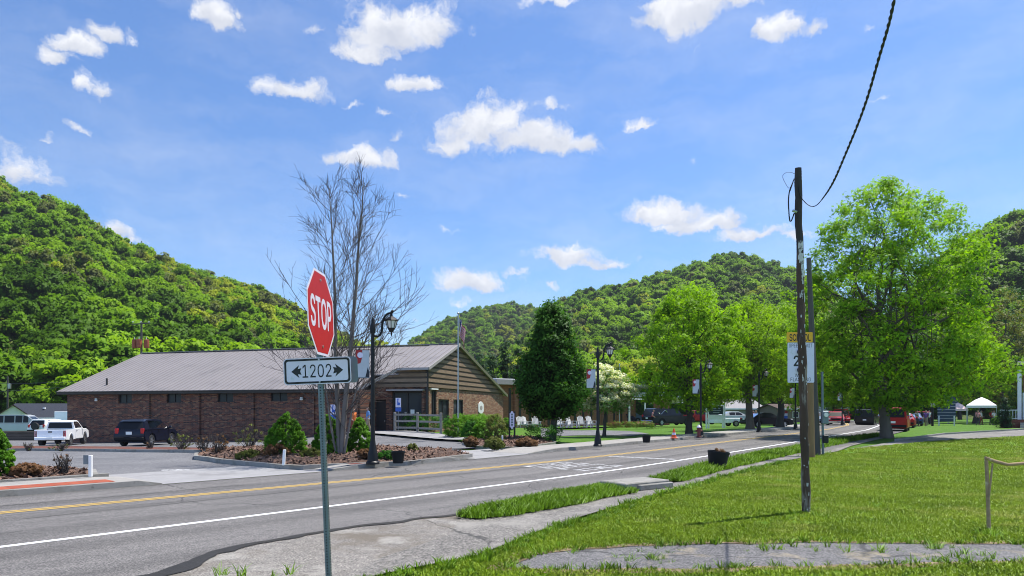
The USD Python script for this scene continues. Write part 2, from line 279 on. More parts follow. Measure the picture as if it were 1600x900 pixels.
def brick_mat(name, d, cols, mortar, row=.075, width=.215, rough=.85, streak=.5):
    """brickwork on walls whose horizontal runs along the world direction d"""
    N = {'g': ('geometry', {}), 'u': ('vector_math', dict(math_type='dot_product', vector2=(d[0], d[1], 0))), 's': ('separate_xyz', {}), 'c': ('combine_xyz', {}),
         'b': ('brick_texture', dict(scale=1.0, brick_width=width, row_height=row, mortar_size=.008, mortar_smooth=.2, color1=(0, 0, 0), color2=(1, 1, 1), mortar=(.5, .5, .5), bias=0.0)),
         'fl': ('vector_math', dict(math_type='multiply', vector2=(1 / width / 1.0, 1 / row, 0))), 'n': ('noise_texture', dict(scale=.55, detail=4.0, roughness=.75)),
         'mx': ('mix_float', dict(fac=streak)), 'r': ('rgb_ramp', dict(ramp=cols)), 'mo': ('mix_color', dict(b=mortar)),
         'p': ('principled_bsdf', dict(roughness=rough, specular_ior_level=.25)), 'bp': ('bump', dict(strength=.8, distance=.008, invert=True)), 'tb': ('rgb_to_bw', {})}
    L = [('g.position', 'u.vector1'), ('g.position', 's.vector'), ('u.value', 'c.x'), ('s.z', 'c.y'), ('c.vector', 'b.vector'), ('c.vector', 'fl.vector1'), ('fl.vector', 'n.vector'),
         ('b.color', 'tb.color'), ('tb.val', 'mx.a'), ('n.fac', 'mx.b'), ('mx.result', 'r.fac'), ('r.color', 'mo.a'), ('b.fac', 'mo.fac'), ('mo.result', 'p.base_color'), ('b.fac', 'bp.height'), ('bp.normal', 'p.normal')]
    return look(name, N, L, 'p.BSDF')

W_ = lambda x, y, z: (x, y, z)
M = {}
M['black_metal'] = mat('black_metal', (.009, .009, .010), .45, .2, spec=.3)
M['white_paint'] = mat('white_paint', (.72, .72, .70), .5, .06, 3)
M['white_wood'] = mat('white_wood', (.74, .74, .72), .6, .06, 5)
M['galvanised'] = mat('galvanised', (.15, .18, .20), .45, .15, 18, metallic=.55)
M['steel'] = mat('steel', (.45, .46, .47), .35, .1, 8, metallic=.8)
M['sign_white'] = mat('sign_white', (.63, .58, .69), .4, .03, 5, patch=[((.5, .51, .50), .36, 6)])
M['sign_red'] = mat('sign_red', (.42, .012, .014), .45, .1, 4, spec=.2)
M['sign_black'] = mat('sign_black', (.014, .014, .015), .45, .1)
M['sign_yellow'] = mat('sign_yellow', (.72, .36, .01), .45, .05)
M['rubber'] = mat('rubber', (.022, .022, .023), .8, .2, bump=.002)
M['dark_plastic'] = mat('dark_plastic', (.006, .006, .007), .55, .2, spec=.2)
M['concrete'] = mat('concrete', (.29, .275, .255), .9, .16, 2.2, .003, 60, patch=[((.24, .225, .2), .42, 1.1), ((.12, .11, .10), .33, 3.3)])
M['concrete_old'] = mat('concrete_old', (.25, .24, .22), .9, .2, 2.5, .006, 45, patch=[((.20, .19, .165), .46, 1.3), ((.1, .095, .085), .36, 4)])
M['concrete_light'] = mat('concrete_light', (.27, .265, .265), .9, .12, 1.8, .002, 60, patch=[((.21, .205, .205), .42, .8)])
M['mulch'] = mat('mulch', (.075, .045, .033), .95, .6, 14, .03, 22, patch=[((.15, .10, .075), .42, 20)])
M['chip'] = mat('chip', (.17, .10, .07), .9, .6, 9)
M['mulch_red'] = mat('mulch_red', (.13, .05, .035), .95, .4, 14, .03, 22)
M['bark'] = mat('bark', (.11, .088, .07), .9, .3, 3, .02, 14, stretch=(1, 1, .35))
M['bark_grey'] = mat('bark_grey', (.155, .132, .115), .9, .25, 4, .012, 18, stretch=(1, 1, .35))
M['bark_dark'] = mat('bark_dark', (.05, .042, .036), .9, .3, 3, .02, 14, stretch=(1, 1, .3))
M['glass_dark'] = glass_mat('glass_dark')
M['car_glass'] = glass_mat('car_glass', (.012, .014, .017))
M['chrome'] = mat('chrome', (.7, .7, .7), .12, .02, metallic=1)
M['tail_red'] = mat('tail_red', (.45, .012, .012), .2, .1, coat=.5)
M['lamp_glass'] = mat('lamp_glass', (.62, .62, .58), .2, .05, coat=.4)
M['plate_white'] = mat('plate_white', (.75, .75, .72), .5, .05)
for n_, c_ in dict(white=(.78, .79, .80), navy=(.006, .008, .018), silver=(.42, .44, .46), red=(.36, .012, .016), black=(.008, .008, .009), blue_grey=(.12, .17, .24), blue=(.03, .06, .16)).items():
    M['paint_' + n_] = mat('paint_' + n_, c_, .3, .03, 2, spec=.3, coat=.2)
L_ = {}
L_['maple'] = leaf_mat('leaf_maple', (.06, .13, .004), (.155, .275, .006), (.27, .42, .014), .5)
L_['maple_far'] = leaf_mat('leaf_maple_far', (.06, .125, .005), (.15, .25, .008), (.25, .38, .02), .5)
L_['pear'] = leaf_mat('leaf_pear', (.013, .045, .005), (.034, .098, .008), (.085, .185, .014), .36, .8, .12, gap=.08)
L_['dogwood'] = leaf_mat('leaf_dogwood', (.05, .12, .02), (.10, .20, .04), (.2, .3, .08), .35)
L_['petal'] = leaf_mat('petal', (.40, .40, .28), (.48, .48, .38), (.54, .54, .46), .3)
L_['spruce'] = leaf_mat('leaf_spruce', (.03, .085, .005), (.075, .18, .008), (.15, .29, .015), .25, 2.5)
L_['hedge'] = leaf_mat('leaf_hedge', (.012, .05, .004), (.03, .11, .008), (.08, .20, .015), .25, 2.0)
L_['conifer'] = leaf_mat('leaf_conifer', (.006, .02, .007), (.012, .036, .011), (.025, .06, .016), .15, .8)
L_['brown'] = leaf_mat('leaf_brown', (.07, .035, .02), (.13, .07, .035), (.22, .13, .06), .25, 3)
L_['olive'] = leaf_mat('leaf_olive', (.05, .055, .015), (.09, .11, .022), (.17, .18, .04), .25, 3)
L_['dark_tree'] = leaf_mat('leaf_dark_tree', (.012, .04, .006), (.025, .075, .009), (.06, .14, .014), .3)
L_['rust'] = leaf_mat('leaf_rust', (.055, .06, .012), (.10, .11, .02), (.16, .19, .03), .3)
# ------------------------------------------------------------------ the setting: ground, road, pavements, lots, hills
def GH(px, py, dz=0.0):
    z = 0.0
    for _ in range(25):
        p = G(px, py, z); z = .5 * z + .5 * (float(hz(p[0], p[1])) + dz)
    return G(px, py, z)
def struct(name, mesh, m, smooth=False):
    p = obj(name, mesh, m, None, smooth); return tag(p, kind='structure')
def sheet(poly, zf, cell=None):
    """a horizontal sheet over a shapely polygon; zf gives the height"""
    V, Fc, n = [], [], 0
    for g in getattr(poly, 'geoms', [poly]):
        if g.is_empty or g.geom_type != 'Polygon': continue
        v, f = trimesh.creation.triangulate_polygon(g, engine='earcut')
        v = np.column_stack([v, np.zeros(len(v))])
        if cell: v, f = trimesh.remesh.subdivide_to_size(v, f, cell, max_iter=14)
        V.append(v); Fc.append(f + n); n += len(v)
    v, f = np.vstack(V), np.vstack(Fc)
    v[:, 2] = zf(v[:, 0], v[:, 1]) if callable(zf) else zf
    nrm = np.cross(v[f[:, 1]] - v[f[:, 0]], v[f[:, 2]] - v[f[:, 0]])
    f[nrm[:, 2] < 0] = f[nrm[:, 2] < 0][:, ::-1]
    return trimesh.Trimesh(v, f, process=False)
def ragged(pts, amp, step=.25, seed=0, closed=True):
    """a polyline with small irregular steps, as broken edges have"""
    ls = LineString(list(pts) + ([pts[0]] if closed else []))
    s = np.arange(0, ls.length, step); p = np.array([ls.interpolate(x).coords[0] for x in s])
    q = np.column_stack([p * 1.7, np.zeros(len(p))])
    return p + amp * np.column_stack([meshkit.fbm(q, 3, seed) - .5, meshkit.fbm(q + 31.7, 3, seed) - .5]) * 2
xy = lambda *pts: [tuple(G(a, b)[:2]) for a, b in pts]
xyh = lambda *pts: [tuple(GH(a, b)[:2]) for a, b in pts]

# the white edge line fixes the road; everything else is offset from it (positive = left)
_w = np.array([(-62, -53.5), (-40, -28.9), (-16, -2.05), (-6.51, 8.55), (-3.43, 12.0), (2.5, 18.75), (7.36, 25.3), (12.17, 31.95), (19.2, 41.8), (30.3, 57.4), (40.5, 74), (52, 98), (62, 130), (72, 180)])
_d = np.r_[0, np.cumsum(np.linalg.norm(np.diff(_w, axis=0), axis=1))]
_s = np.arange(0, _d[-1], .5)
_c = np.column_stack([np.interp(_s, _d, _w[:, k]) for k in (0, 1)])
_k = np.hanning(23); _k /= _k.sum()
_c = np.column_stack([np.convolve(np.pad(_c[:, k], 11, mode='reflect', reflect_type='odd'), _k, 'valid') for k in (0, 1)])
_t = np.gradient(_c, axis=0); _t /= np.linalg.norm(_t, axis=1, keepdims=True); _nl = np.column_stack([-_t[:, 1], _t[:, 0]])
def wl(s, off):
    s = np.atleast_1d(np.asarray(s, float)); off = np.broadcast_to(off, s.shape)
    c = np.column_stack([np.interp(s, _s, _c[:, k]) for k in (0, 1)]); n = np.column_stack([np.interp(s, _s, _nl[:, k]) for k in (0, 1)])
    return c + n * off[:, None]
def s_at(px, off):
    p = wl(_s, off); ok = (p[:, 1] > 3) & (p[:, 1] < 72); q = 800 + F * p[:, 0] / np.where(ok, p[:, 1], 1); i = np.argmin(np.where(ok, abs(q - px), 1e9)); return _s[i]
def heading(s): t = np.array([np.interp(s, _s, _t[:, k]) for k in (0, 1)]); return math.atan2(t[1], t[0])
YEL = lambda s: np.interp(s, [60, 85, 105, 130], [3.55, 3.5, 3.15, 3.1])
KERB = 6.0
def ribbon(s0, s1, o0, o1, z, step=.8):
    s = np.arange(s0, s1 + step, step); s[-1] = s1
    f0 = o0(s) if callable(o0) else o0; f1 = o1(s) if callable(o1) else o1
    a, b = wl(s, f0), wl(s, f1); n = len(s)
    zz = z(s) if callable(z) else np.full(n, z)
    v = np.vstack([np.column_stack([a, zz]), np.column_stack([b, zz])]); i = np.arange(n - 1)
    return trimesh.Trimesh(v, np.vstack([np.column_stack([i, i + 1, n + i]), np.column_stack([i + 1, n + i + 1, n + i])]), process=False)

def road_wear(name, base):
    """the wheel tracks, oil streak and lengthwise streaks of a used lane, along the road"""
    p = '/World/Looks/' + name
    N = {'u': ('uvmap', dict(attribute='st')), 'sx': ('separate_xyz', {}), 'ww': ('math', dict(math_type='multiply_add', value2=2 * math.pi / 1.68, value3=-2 * math.pi * .93 / 1.68)), 'c': ('math', dict(math_type='cosine')),
         'cr': ('map_range', dict(clamp=True, from_min=.1, from_max=1.0, to_min=0.0, to_max=1.0)), 'sm': ('vector_math', dict(math_type='multiply', vector2=(.09, 2.6, 0))), 'sn': ('noise_texture', dict(scale=1.0, detail=6.0, roughness=.7)), 'sr': ('rgb_ramp', dict(ramp=[(.3, (.78, .78, .78)), (.5, (1, 1, 1)), (.7, (1.2, 1.19, 1.17))])),
         'km': ('math', dict(math_type='multiply')), 'kk': ('map_range', dict(clamp=True, from_min=0.0, from_max=.62, to_min=1.0, to_max=.74)), 'k1': ('mix_color', dict(blend_type='multiply', fac=1.0, use_clamp=False)), 'k2': ('mix_color', dict(blend_type='multiply', fac=1.0, use_clamp=False)), 'kc': ('combine_xyz', {})}
    L = [('u.UV', 'sx.vector'), ('sx.y', 'ww.value1'), ('ww.value', 'c.value1'), ('c.value', 'cr.value'), ('u.UV', 'sm.vector1'), ('sm.vector', 'sn.vector'), ('sn.fac', 'sr.fac'), ('cr.result', 'km.value1'), ('sn.fac', 'km.value2'), ('km.value', 'kk.value'),
         ('kk.result', 'kc.x'), ('kk.result', 'kc.y'), ('kk.result', 'kc.z'), (base, 'k1.a'), ('sr.color', 'k1.b'), ('k1.result', 'k2.a'), ('kc.vector', 'k2.b')]
    return N, L, 'k2.result'
M['asphalt_lot'] = asphalt_mat('asphalt_lot', (.115, .115, .122), (.155, .155, .160), False, patch=[((.085, .085, .09), .42, .25)])
M['asphalt'] = asphalt_mat('asphalt', (.110, .105, .102), (.150, .143, .138), patch=[((.092, .087, .085), .36, .45)], wear=road_wear)
M['asphalt_path'] = asphalt_mat('asphalt_path', (.115, .108, .10), (.19, .18, .165), True, patch=[((.26, .245, .22), .44, .9), ((.08, .07, .06), .36, 2.5)])
M['asphalt_old'] = asphalt_mat('asphalt_old', (.088, .086, .088), (.135, .132, .132), True, patch=[((.30, .25, .16), .36, 1.6), ((.07, .065, .06), .33, 3.0)])
M['apron'] = asphalt_mat('apron', (.135, .124, .110), (.205, .193, .177), True, patch=[((.125, .105, .08), .46, .6), ((.31, .295, .265), .4, .9), ((.07, .06, .05), .3, 3.5)])
M['tar'] = mat('tar', (.018, .017, .016), .75, .3, 10, .01, 40)
M['line_white'] = mat('line_white', (.72, .72, .72), .7, .08, 4, patch=[((.3, .3, .3), .30, 9)])
M['line_faint'] = mat('line_faint', (.50, .50, .50), .8, .15, 4, patch=[((.16, .155, .155), .50, 7)])
M['line_yellow'] = mat('line_yellow', (.52, .34, .075), .75, .12, 4, patch=[((.25, .18, .08), .36, 9)])
M['red_paver'] = brick_mat('red_paver', (.68, .73), [(0, (.26, .06, .035)), (1, (.38, .10, .05))], (.2, .09, .06), .11, .22)

# grass base, out to the foot of the hills and to the horizon
def grass_look(name, a, b, c, straw, amount):
    N = {'g': ('geometry', {}), 'n': ('noise_texture', dict(scale=.9, detail=5.0, roughness=.6)), 'f': ('noise_texture', dict(scale=38.0, detail=3.0, roughness=.7)), 'mf': ('mix_float', dict(fac=.5)),
         'r': ('rgb_ramp', dict(ramp=[(.3, a), (.5, b), (.72, c)])), 's': ('noise_texture', dict(scale=.42, detail=7.0, roughness=.68)), 'sr': ('map_range', dict(clamp=True, from_min=1 - amount - .1, from_max=1 - amount + .08, to_min=0.0, to_max=.75)),
         'm': ('mix_color', dict(b=straw)), 'p': ('principled_bsdf', dict(roughness=.8, specular_ior_level=.15)), 'bp': ('bump', dict(strength=1.0, distance=.05))}
    return look(name, N, [('g.position', 'n.vector'), ('g.position', 'f.vector'), ('g.position', 's.vector'), ('n.fac', 'mf.a'), ('f.fac', 'mf.b'), ('mf.result', 'r.fac'), ('s.fac', 'sr.value'), ('sr.result', 'm.fac'), ('r.color', 'm.a'), ('m.result', 'p.base_color'), ('f.fac', 'bp.height'), ('bp.normal', 'p.normal')], 'p.BSDF')
M['ground'] = grass_look('ground', (.045, .11, .008), (.075, .17, .012), (.11, .22, .02), (.20, .17, .06), .32)
# road
edge_px = [(215, 900), (280, 878), (400, 848), (520, 826), (640, 811), (725, 801), (760, 795), (850, 777), (940, 761), (1020, 749), (1100, 727), (1200, 706), (1250, 699)]
edge = np.array(xy(*edge_px)); edge_l = np.vstack([wl(np.arange(0, 58, 3), -3.2)[:-1], [(-8.5, 2.6), (-5.6, 5.4)], edge])
er = ragged(edge_l, .17, .12, 5, False)
far_edge = wl(np.arange(s_at(1250, -3.0) + 4, _s[-1], 4), -2.9)
sK = np.arange(0, _s[-1], 2.0)
road_poly = Polygon(list(map(tuple, er)) + list(map(tuple, far_edge)) + list(map(tuple, wl(sK, KERB)[::-1]))).buffer(0)
road_poly = max(getattr(road_poly, 'geoms', [road_poly]), key=lambda g: g.area)
from scipy.spatial import cKDTree
_tree = cKDTree(_c)
def road_uv(m):
    q = np.array(m.vertices)[:, :2]; _, k = _tree.query(q); dq = q - _c[k]; return np.column_stack([_s[k] + (dq * _t[k]).sum(1), (dq * _nl[k]).sum(1)])
rm = sheet(road_poly.intersection(shapely.box(-60, -30, 60, 110)), 0.0, 1.4)
tag(obj('road', rm, M['asphalt'], None, uv=road_uv(rm)), kind='structure')
mb = MB()       # the broken lip of the asphalt against the old apron
e2 = er[(er[:, 1] > 2) & (er[:, 0] < .2)]
wd = .015 + (.03 + .22 * np.clip(meshkit.fbm(np.column_stack([e2 * 2.1, np.zeros(len(e2))]), 4, 9) * 2.2 - .75, 0, 1)) * smooth(12.5, 7.5, e2[:, 1])
tt = np.gradient(e2, axis=0); tt /= np.linalg.norm(tt, axis=1, keepdims=True); nn = np.column_stack([-tt[:, 1], tt[:, 0]])
n = len(e2); i = np.arange(n - 1)
mb.add(np.vstack([np.column_stack([e2 + nn * .012, np.full(n, .006)]), np.column_stack([e2 - nn * wd[:, None], np.full(n, -.012)])]), np.column_stack([i, i + 1, n + i + 1, n + i])[:, ::-1])
struct('asphalt_edge_crack', mb, M['tar'])
rs_ = np.random.default_rng(19)
for s0_, o0_, ln_ in ((55, -1.2, 12), (62, 1.6, 9), (70, .9, 14), (78, 4.6, 11), (84, 2.4, 15), (66, -.6, 7), (96, 1.2, 13), (58, 4.9, 12)):      # tar seams over old cracks
    ss_ = np.arange(0, ln_, .3); w_ = np.cumsum(rs_.normal(size=len(ss_))) * .035; struct('tar_seam', ribbon(s0_, s0_ + ln_ - .3, lambda s, o=o0_, w=w_, s0=s0_: o + np.interp(s - s0, ss_, w) - .012, lambda s, o=o0_, w=w_, s0=s0_: o + np.interp(s - s0, ss_, w) + .012 + .008 * np.sin(s * 3), .0025, .3), M['tar'])
struct('edge_line', ribbon(0, _s[-1], -.06, .07, .004), M['line_white'])
struct('centre_line', ribbon(0, _s[-1], lambda s: YEL(s) + .045, lambda s: YEL(s) + .135, .004), M['line_yellow'])
struct('centre_line', ribbon(0, _s[-1], lambda s: YEL(s) - .135, lambda s: YEL(s) - .045, .0042), M['line_yellow'])
mb = MB()       # worn word on the road, seen edge on
rngm = np.random.default_rng(11)
s0 = s_at(905, 1.6)
for k in range(4):
    o = .55 + k * .62
    for (ds, do, lw, ll) in ((0, 0, .10, 2.3), (0, .34, .10, 2.3), (0, .17, .34, .22), (1.15, .17, .30, .22), (2.2, .17, .34, .2)):
        if rngm.random() < .85:
            q = ribbon(s0 - 1.6 + ds, s0 - 1.6 + ds + ll, o + do - lw / 2, o + do + lw / 2, .0045 + .0004 * len(mb.v) / 20, .6); mb.tm(q)
struct('road_word', mb, M['line_faint'])
struct('crossing_bar', ribbon(s_at(985, 2), s_at(985, 2) + .3, .3, 2.9, .0046), M['line_faint'])

# near side: apron, path, verges, lawn, old drive
path_lo = [(1310, 704), (1200, 724), (1100, 750), (1000, 778), (900, 808), (830, 832), (750, 864), (640, 886), (560, 902), (480, 930), (380, 1000)]
path_hi = [(722, 807), (745, 811), (800, 804), (900, 788), (985, 768), (1060, 752), (1150, 729), (1245, 708), (1330, 690), (1372, 682)]
apron = Polygon(list(map(tuple, er[er[:, 0] < -.5])) + xy((735, 804), (745, 812), (700, 835), (600, 868), (520, 905), (440, 960)) + [(-3.2, 2.0)]).buffer(0)
struct('apron', sheet(apron.buffer(.3).difference(road_poly.buffer(-.01)), -.022, 2), M['apron'])
path_poly = Polygon(xy(*path_hi) + xy((1385, 683), (1330, 696)) + xy(*path_lo) + xy((440, 960), (520, 905), (600, 868), (700, 835))).buffer(0)
struct('path', sheet(path_poly, -.012, 2), M['asphalt_path'])
lawn_z = lambda x, y: .05 + .05 * (meshkit.fbm(np.column_stack([np.ravel(x) * .35, np.ravel(y) * .35, np.zeros(np.size(x))]), 3, 4) - .5)
lawn_edge = ragged(np.array([tuple(G(a, b, .10)[:2]) for a, b in path_lo]), .16, .25, 8, False)
lawn_poly = Polygon(list(map(tuple, lawn_edge)) + [(-2.6, 2.2), (40, 2.2), (75, 30)] + xy((2000, 669), (1800, 675), (1600, 682.5), (1450, 691), (1325, 704))).buffer(0)
lawn_poly = max(getattr(lawn_poly, 'geoms', [lawn_poly]), key=lambda g: g.area)
drive_px = [(775, 889), (800, 880), (830, 869), (900, 862), (1000, 853), (1150, 851), (1300, 850), (1450, 852), (1600, 853), (1900, 860), (1900, 882), (1600, 880), (1450, 881), (1200, 886), (1000, 890), (850, 892)]
drive_poly = Polygon(ragged(np.array([tuple(G(a, b, .045 if b > 874 else .03)[:2]) for a, b in drive_px]), .16, .2, 21)).buffer(0)
drive_poly = max(getattr(drive_poly, 'geoms', [drive_poly]), key=lambda g: g.area)
M['lawn'] = grass_look('lawn', (.06, .125, .008), (.11, .23, .014), (.17, .31, .024), (.32, .28, .11), .36)
struct('lawn', sheet(lawn_poly.difference(drive_poly.buffer(.02)), lawn_z, .8), M['lawn'], True)
struct('old_drive', sheet(drive_poly, lambda x, y: lawn_z(x, y) - .002, .35), M['asphalt_old'], True)
M['soil_edge'] = mat('soil_edge', (.17, .125, .07), .95, .4, 9, .02, 30, patch=[((.30, .24, .13), .42, 5)])
struct('soil_edge', sheet(Polygon(ragged(np.array(drive_poly.buffer(.17).exterior.coords)[:-1], .12, .15, 61)).buffer(0).difference(drive_poly.buffer(-.03)), lambda x, y: lawn_z(x, y) + .006, .3), M['soil_edge'], True)
vergeA = Polygon(ragged(np.array(xy((722, 807), (735, 801), (760, 795), (850, 777), (940, 761), (987, 757), (984, 768), (900, 788), (800, 804), (745, 811))), .15, .12, 3)).buffer(0)
vergeB = Polygon(ragged(np.array(xy((1020, 750), (1100, 728), (1200, 707), (1250, 700), (1290, 692), (1345, 683.5), (1372, 680), (1372, 682), (1330, 690), (1245, 708), (1150, 729), (1060, 752))), .14, .15, 4)).buffer(0)
def verge_z(poly):
    b = poly.boundary
    return lambda x, y: .012 + .045 * smooth(0, .5, shapely.distance(shapely.points(np.ravel(x), np.ravel(y)), b)) 
for vp in (vergeA, vergeB): struct('verge', sheet(vp, verge_z(vp), .35), M['lawn'], True)
band = Polygon(xy((1318, 703), (1450, 690.8), (1600, 682.3), (1800, 674.8), (2200, 667), (2200, 660), (1800, 664.5), (1600, 671.5), (1475, 679), (1400, 689))).buffer(0)
struct('side_street', sheet(band, -.005, 4), M['asphalt_path'])
mb = MB()
for q in (xy((1400, 688.6), (1475, 678.6), (1600, 671.2), (1800, 664.3)),):
    for a, b in zip(q[:-1], q[1:]): mb.bar((*a, .0), (*b, .0), .15, .2)
struct('side_kerb', mb, M['concrete_old'])

# far side: kerb, pavement with a red paver band, aprons
def kerb(s0, s1, off, w=.16, h=.13, name='kerb', end0=0.0, end1=0.0):
    s = np.arange(s0, s1 + 1.0, 1.0); s[-1] = s1; hh = np.full(len(s), h)
    if end0: hh *= np.interp(s, [s0, s0 + end0], [.15, 1])
    if end1: hh *= np.interp(s, [s1 - end1, s1], [1, .15])
    a, b, c = wl(s, off), wl(s, off + .02), wl(s, off + w); n = len(s); jit = .006 * np.random.default_rng(3).normal(size=n)
    v = np.vstack([np.column_stack([a, np.full(n, -.08)]), np.column_stack([b, hh + jit]), np.column_stack([c, hh + jit * .5]), np.column_stack([c, np.full(n, -.08)])])
    i = np.arange(n - 1); f = np.vstack([np.column_stack([k * n + i, k * n + i + 1, (k + 1) * n + i + 1, (k + 1) * n + i]) for k in range(3)])[:, ::-1]
    f = np.vstack([f, [[0, n, 2 * n, 3 * n], [4 * n - 1, 3 * n - 1, 2 * n - 1, n - 1]]])
    return struct(name, (v, f), M['concrete_old'])
sA, sB, sC, sD = s_at(268, KERB), s_at(515, KERB), s_at(742, KERB), s_at(832, KERB)
for a, b, e0, e1 in ((0, sA, 0, .5), (sB, sC, .4, 1.2), (sD, _s[-1] - 40, 1.2, 0)):
    kerb(a, b, KERB, end0=e0, end1=e1)
    struct('pavement', ribbon(a, b, KERB + .16, KERB + 2.0, lambda s, a=a, b=b, e0=e0, e1=e1: .118 * (np.interp(s, [a, a + e0], [.12, 1]) if e0 else 1) * (np.interp(s, [b - e1, b], [1, .12]) if e1 else 1)), M['concrete'])
struct('paver_band', ribbon(0, sA - .9, KERB + .30, KERB + 1.0, .122), M['red_paver'])
struct('paver_band', ribbon(sB + 1.0, sC - 1, KERB + .30, KERB + 1.0, .122), M['red_paver'])
sE = s_at(180, KERB + 2.1); kerb(0, sE, KERB + 2.0, .15, .17, 'bed_kerb')
for a, b in ((sA, sB), (sC, sD)):
    ss = np.linspace(a - .3, b + (.3 if b < sD else 1.6), 14); pp, qq = wl(ss, KERB - .02), wl(ss, KERB + 3.4)
    zz = np.array([max(float(hz(*q)), -.2) + .012 for q in qq]); n = len(ss); i = np.arange(n - 1)
    struct('driveway_apron', (np.vstack([np.column_stack([pp, np.full(n, .010)]), np.column_stack([qq, zz])]), np.column_stack([i, i + 1, n + i + 1, n + i])), M['concrete_light'])
# parking lot
lot = Polygon([tuple(p) for p in wl(np.arange(20, sD, 2), KERB + 1.9)] + [tuple(wl(sD, KERB + 6)[0])] + xyh((775, 700), (722, 692), (716, 688), (586, 679)) + [(-9.0, 50), (-36, 60), (-75, 72), (-75, 0)]).buffer(0)
lot = lot.union(Polygon([tuple(p) for p in wl(np.linspace(sC - .5, sD + .5, 8), KERB + 2.6)] + [tuple(p) for p in wl(np.linspace(sD + .5, sC - .5, 8), KERB + 8)])); lot = max(getattr(lot, 'geoms', [lot]), key=lambda g: g.area)
struct('parking_lot', sheet(lot, lambda x, y: hz(x, y) - .004, 1.6), M['asphalt_lot'], True)
gx = np.unique(np.r_[-1300, -800, -500, -260, -150, -100, np.arange(-70, 91, 1.5), 110, 150, 260, 500, 800, 1300]); gy = np.unique(np.r_[-400, -120, -40, np.arange(-12, 121, 1.5), 150, 200, 300, 500, 900, 1500, 1800])
XX, YY = np.meshgrid(gx, gy); nx, ny = len(gx), len(gy)
under = np.clip(shapely.distance(shapely.points(XX.ravel(), YY.ravel()), lot.buffer(-1.2)), 0, 3).reshape(XX.shape)
ZZ = hz(XX, YY) - .05 - .25 * (1 - np.clip(under / 1.2, 0, 1))
i, j = np.meshgrid(np.arange(ny - 1), np.arange(nx - 1), indexing='ij'); a = (i * nx + j).ravel()
struct('ground', (np.column_stack([XX.ravel(), YY.ravel(), ZZ.ravel()]), np.vstack([np.column_stack([a, a + 1, a + nx + 1]), np.column_stack([a, a + nx + 1, a + nx])])), M['ground'], True)

struct('lot_line', sheet(Polygon(xyh((252, 736.2), (252, 734.6), (297, 733.4), (297, 735))), lambda x, y: hz(x, y) + .012), M['line_faint'])

def bed(px, h, m, kw=.14, name='bed', bump=.10, kerb_m='concrete_old', seed=1, at=xyh):
    """a raised planting bed: mulch heaped inside a concrete kerb"""
    P = Polygon(at(*px)).buffer(0); inner = P.buffer(-kw)
    mb = MB(); r = P.exterior.coords; ring = P.difference(inner)
    top = sheet(ring, lambda x, y: hz(x, y) + h, 1.0); mb.tm(top)
    for g in (P, inner):
        for g2 in getattr(g, 'geoms', [g]):
            c = np.array(g2.exterior.coords); c = np.array([LineString(c).interpolate(t).coords[0] for t in np.arange(0, LineString(c).length, .8)] + [c[0]])
            n = len(c); z = hz(c[:, 0], c[:, 1]); i = np.arange(n - 1)
            mb.add(np.vstack([np.column_stack([c, z - .1]), np.column_stack([c, z + h])]), np.column_stack([i, i + 1, n + i + 1, n + i]))
    struct(name + '_kerb', mb, M[kerb_m])
    b = inner.boundary
    if m is M['mulch']:     # bark chips lying about
        rc = np.random.default_rng(seed + 50); x0, y0, x1, y1 = inner.bounds; q = np.column_stack([rc.uniform(x0, x1, 60000), rc.uniform(y0, y1, 60000)]); q = q[shapely.contains_xy(inner, q[:, 0], q[:, 1])][:int(inner.area * 60)]
        z = hz(q[:, 0], q[:, 1]) + h + bump * smooth(0, .7, shapely.distance(shapely.points(q[:, 0], q[:, 1]), b)); n = len(q); a = rc.uniform(0, 6.28, n); l = rc.uniform(.03, .09, n); w = rc.uniform(.012, .035, n); c = np.column_stack([q, z + rc.uniform(-.01, .02, n)])
        t = np.column_stack([np.cos(a), np.sin(a), rc.normal(size=n) * .5]) * l[:, None]; u = np.column_stack([-np.sin(a), np.cos(a), rc.normal(size=n) * .5]) * w[:, None]; i = np.arange(n) * 4
        tag(obj('bark_chips', (np.stack([c - t - u, c + t - u, c + t + u, c - t + u], 1).reshape(-1, 3), np.column_stack([i, i + 1, i + 2, i + 3])), M['chip'], None), {'island_bed': 'bark chips in the shrub island round the bare tree', 'corner_bed': 'bark chips in the corner bed below the flagpole', 'roadside_bed': 'bark chips in the roadside bed at the left edge'}[name], 'bark chips', kind='stuff')
    struct(name, sheet(inner.buffer(.01), lambda x, y: hz(x, y) + h - .02 + bump * smooth(0, .7, shapely.distance(shapely.points(np.ravel(x), np.ravel(y)), b)) + .04 * (meshkit.fbm(np.column_stack([np.ravel(x) * 3, np.ravel(y) * 3, np.zeros(np.size(x))]), 3, seed) - .5), .4), m, True)
    return P
bed([(-260, 712), (38, 704), (200, 706.2), (345, 708), (345, 703.2), (200, 701), (38, 699.4), (-260, 706)], .13, M['mulch_red'], bump=.03, name='strip_bed')
bed([(303, 718), (340, 723.5), (435, 733), (470, 735), (520, 732), (640, 727.5), (742, 714.5), (715, 711), (640, 707.5), (560, 704), (450, 705), (345, 709), (304, 713)], .14, M['mulch'], name='island_bed', bump=.16)
bed([(722, 695), (745, 701), (800, 703), (840, 699), (870, 694), (860, 688), (800, 685), (735, 686)], .12, M['mulch'], name='corner_bed', bump=.10)
sl = np.append(np.arange(60, sE - .3, 1.5), sE - .2)
bl = [tuple(p) for p in wl(sl, KERB + 2.12)] + [tuple(GH(150, 741.5)[:2]), tuple(GH(105, 738)[:2]), tuple(GH(0, 737)[:2]), tuple(GH(-300, 740)[:2])]
bed(bl, .15, M['mulch'], name='roadside_bed', bump=.06, at=lambda *p: list(p))
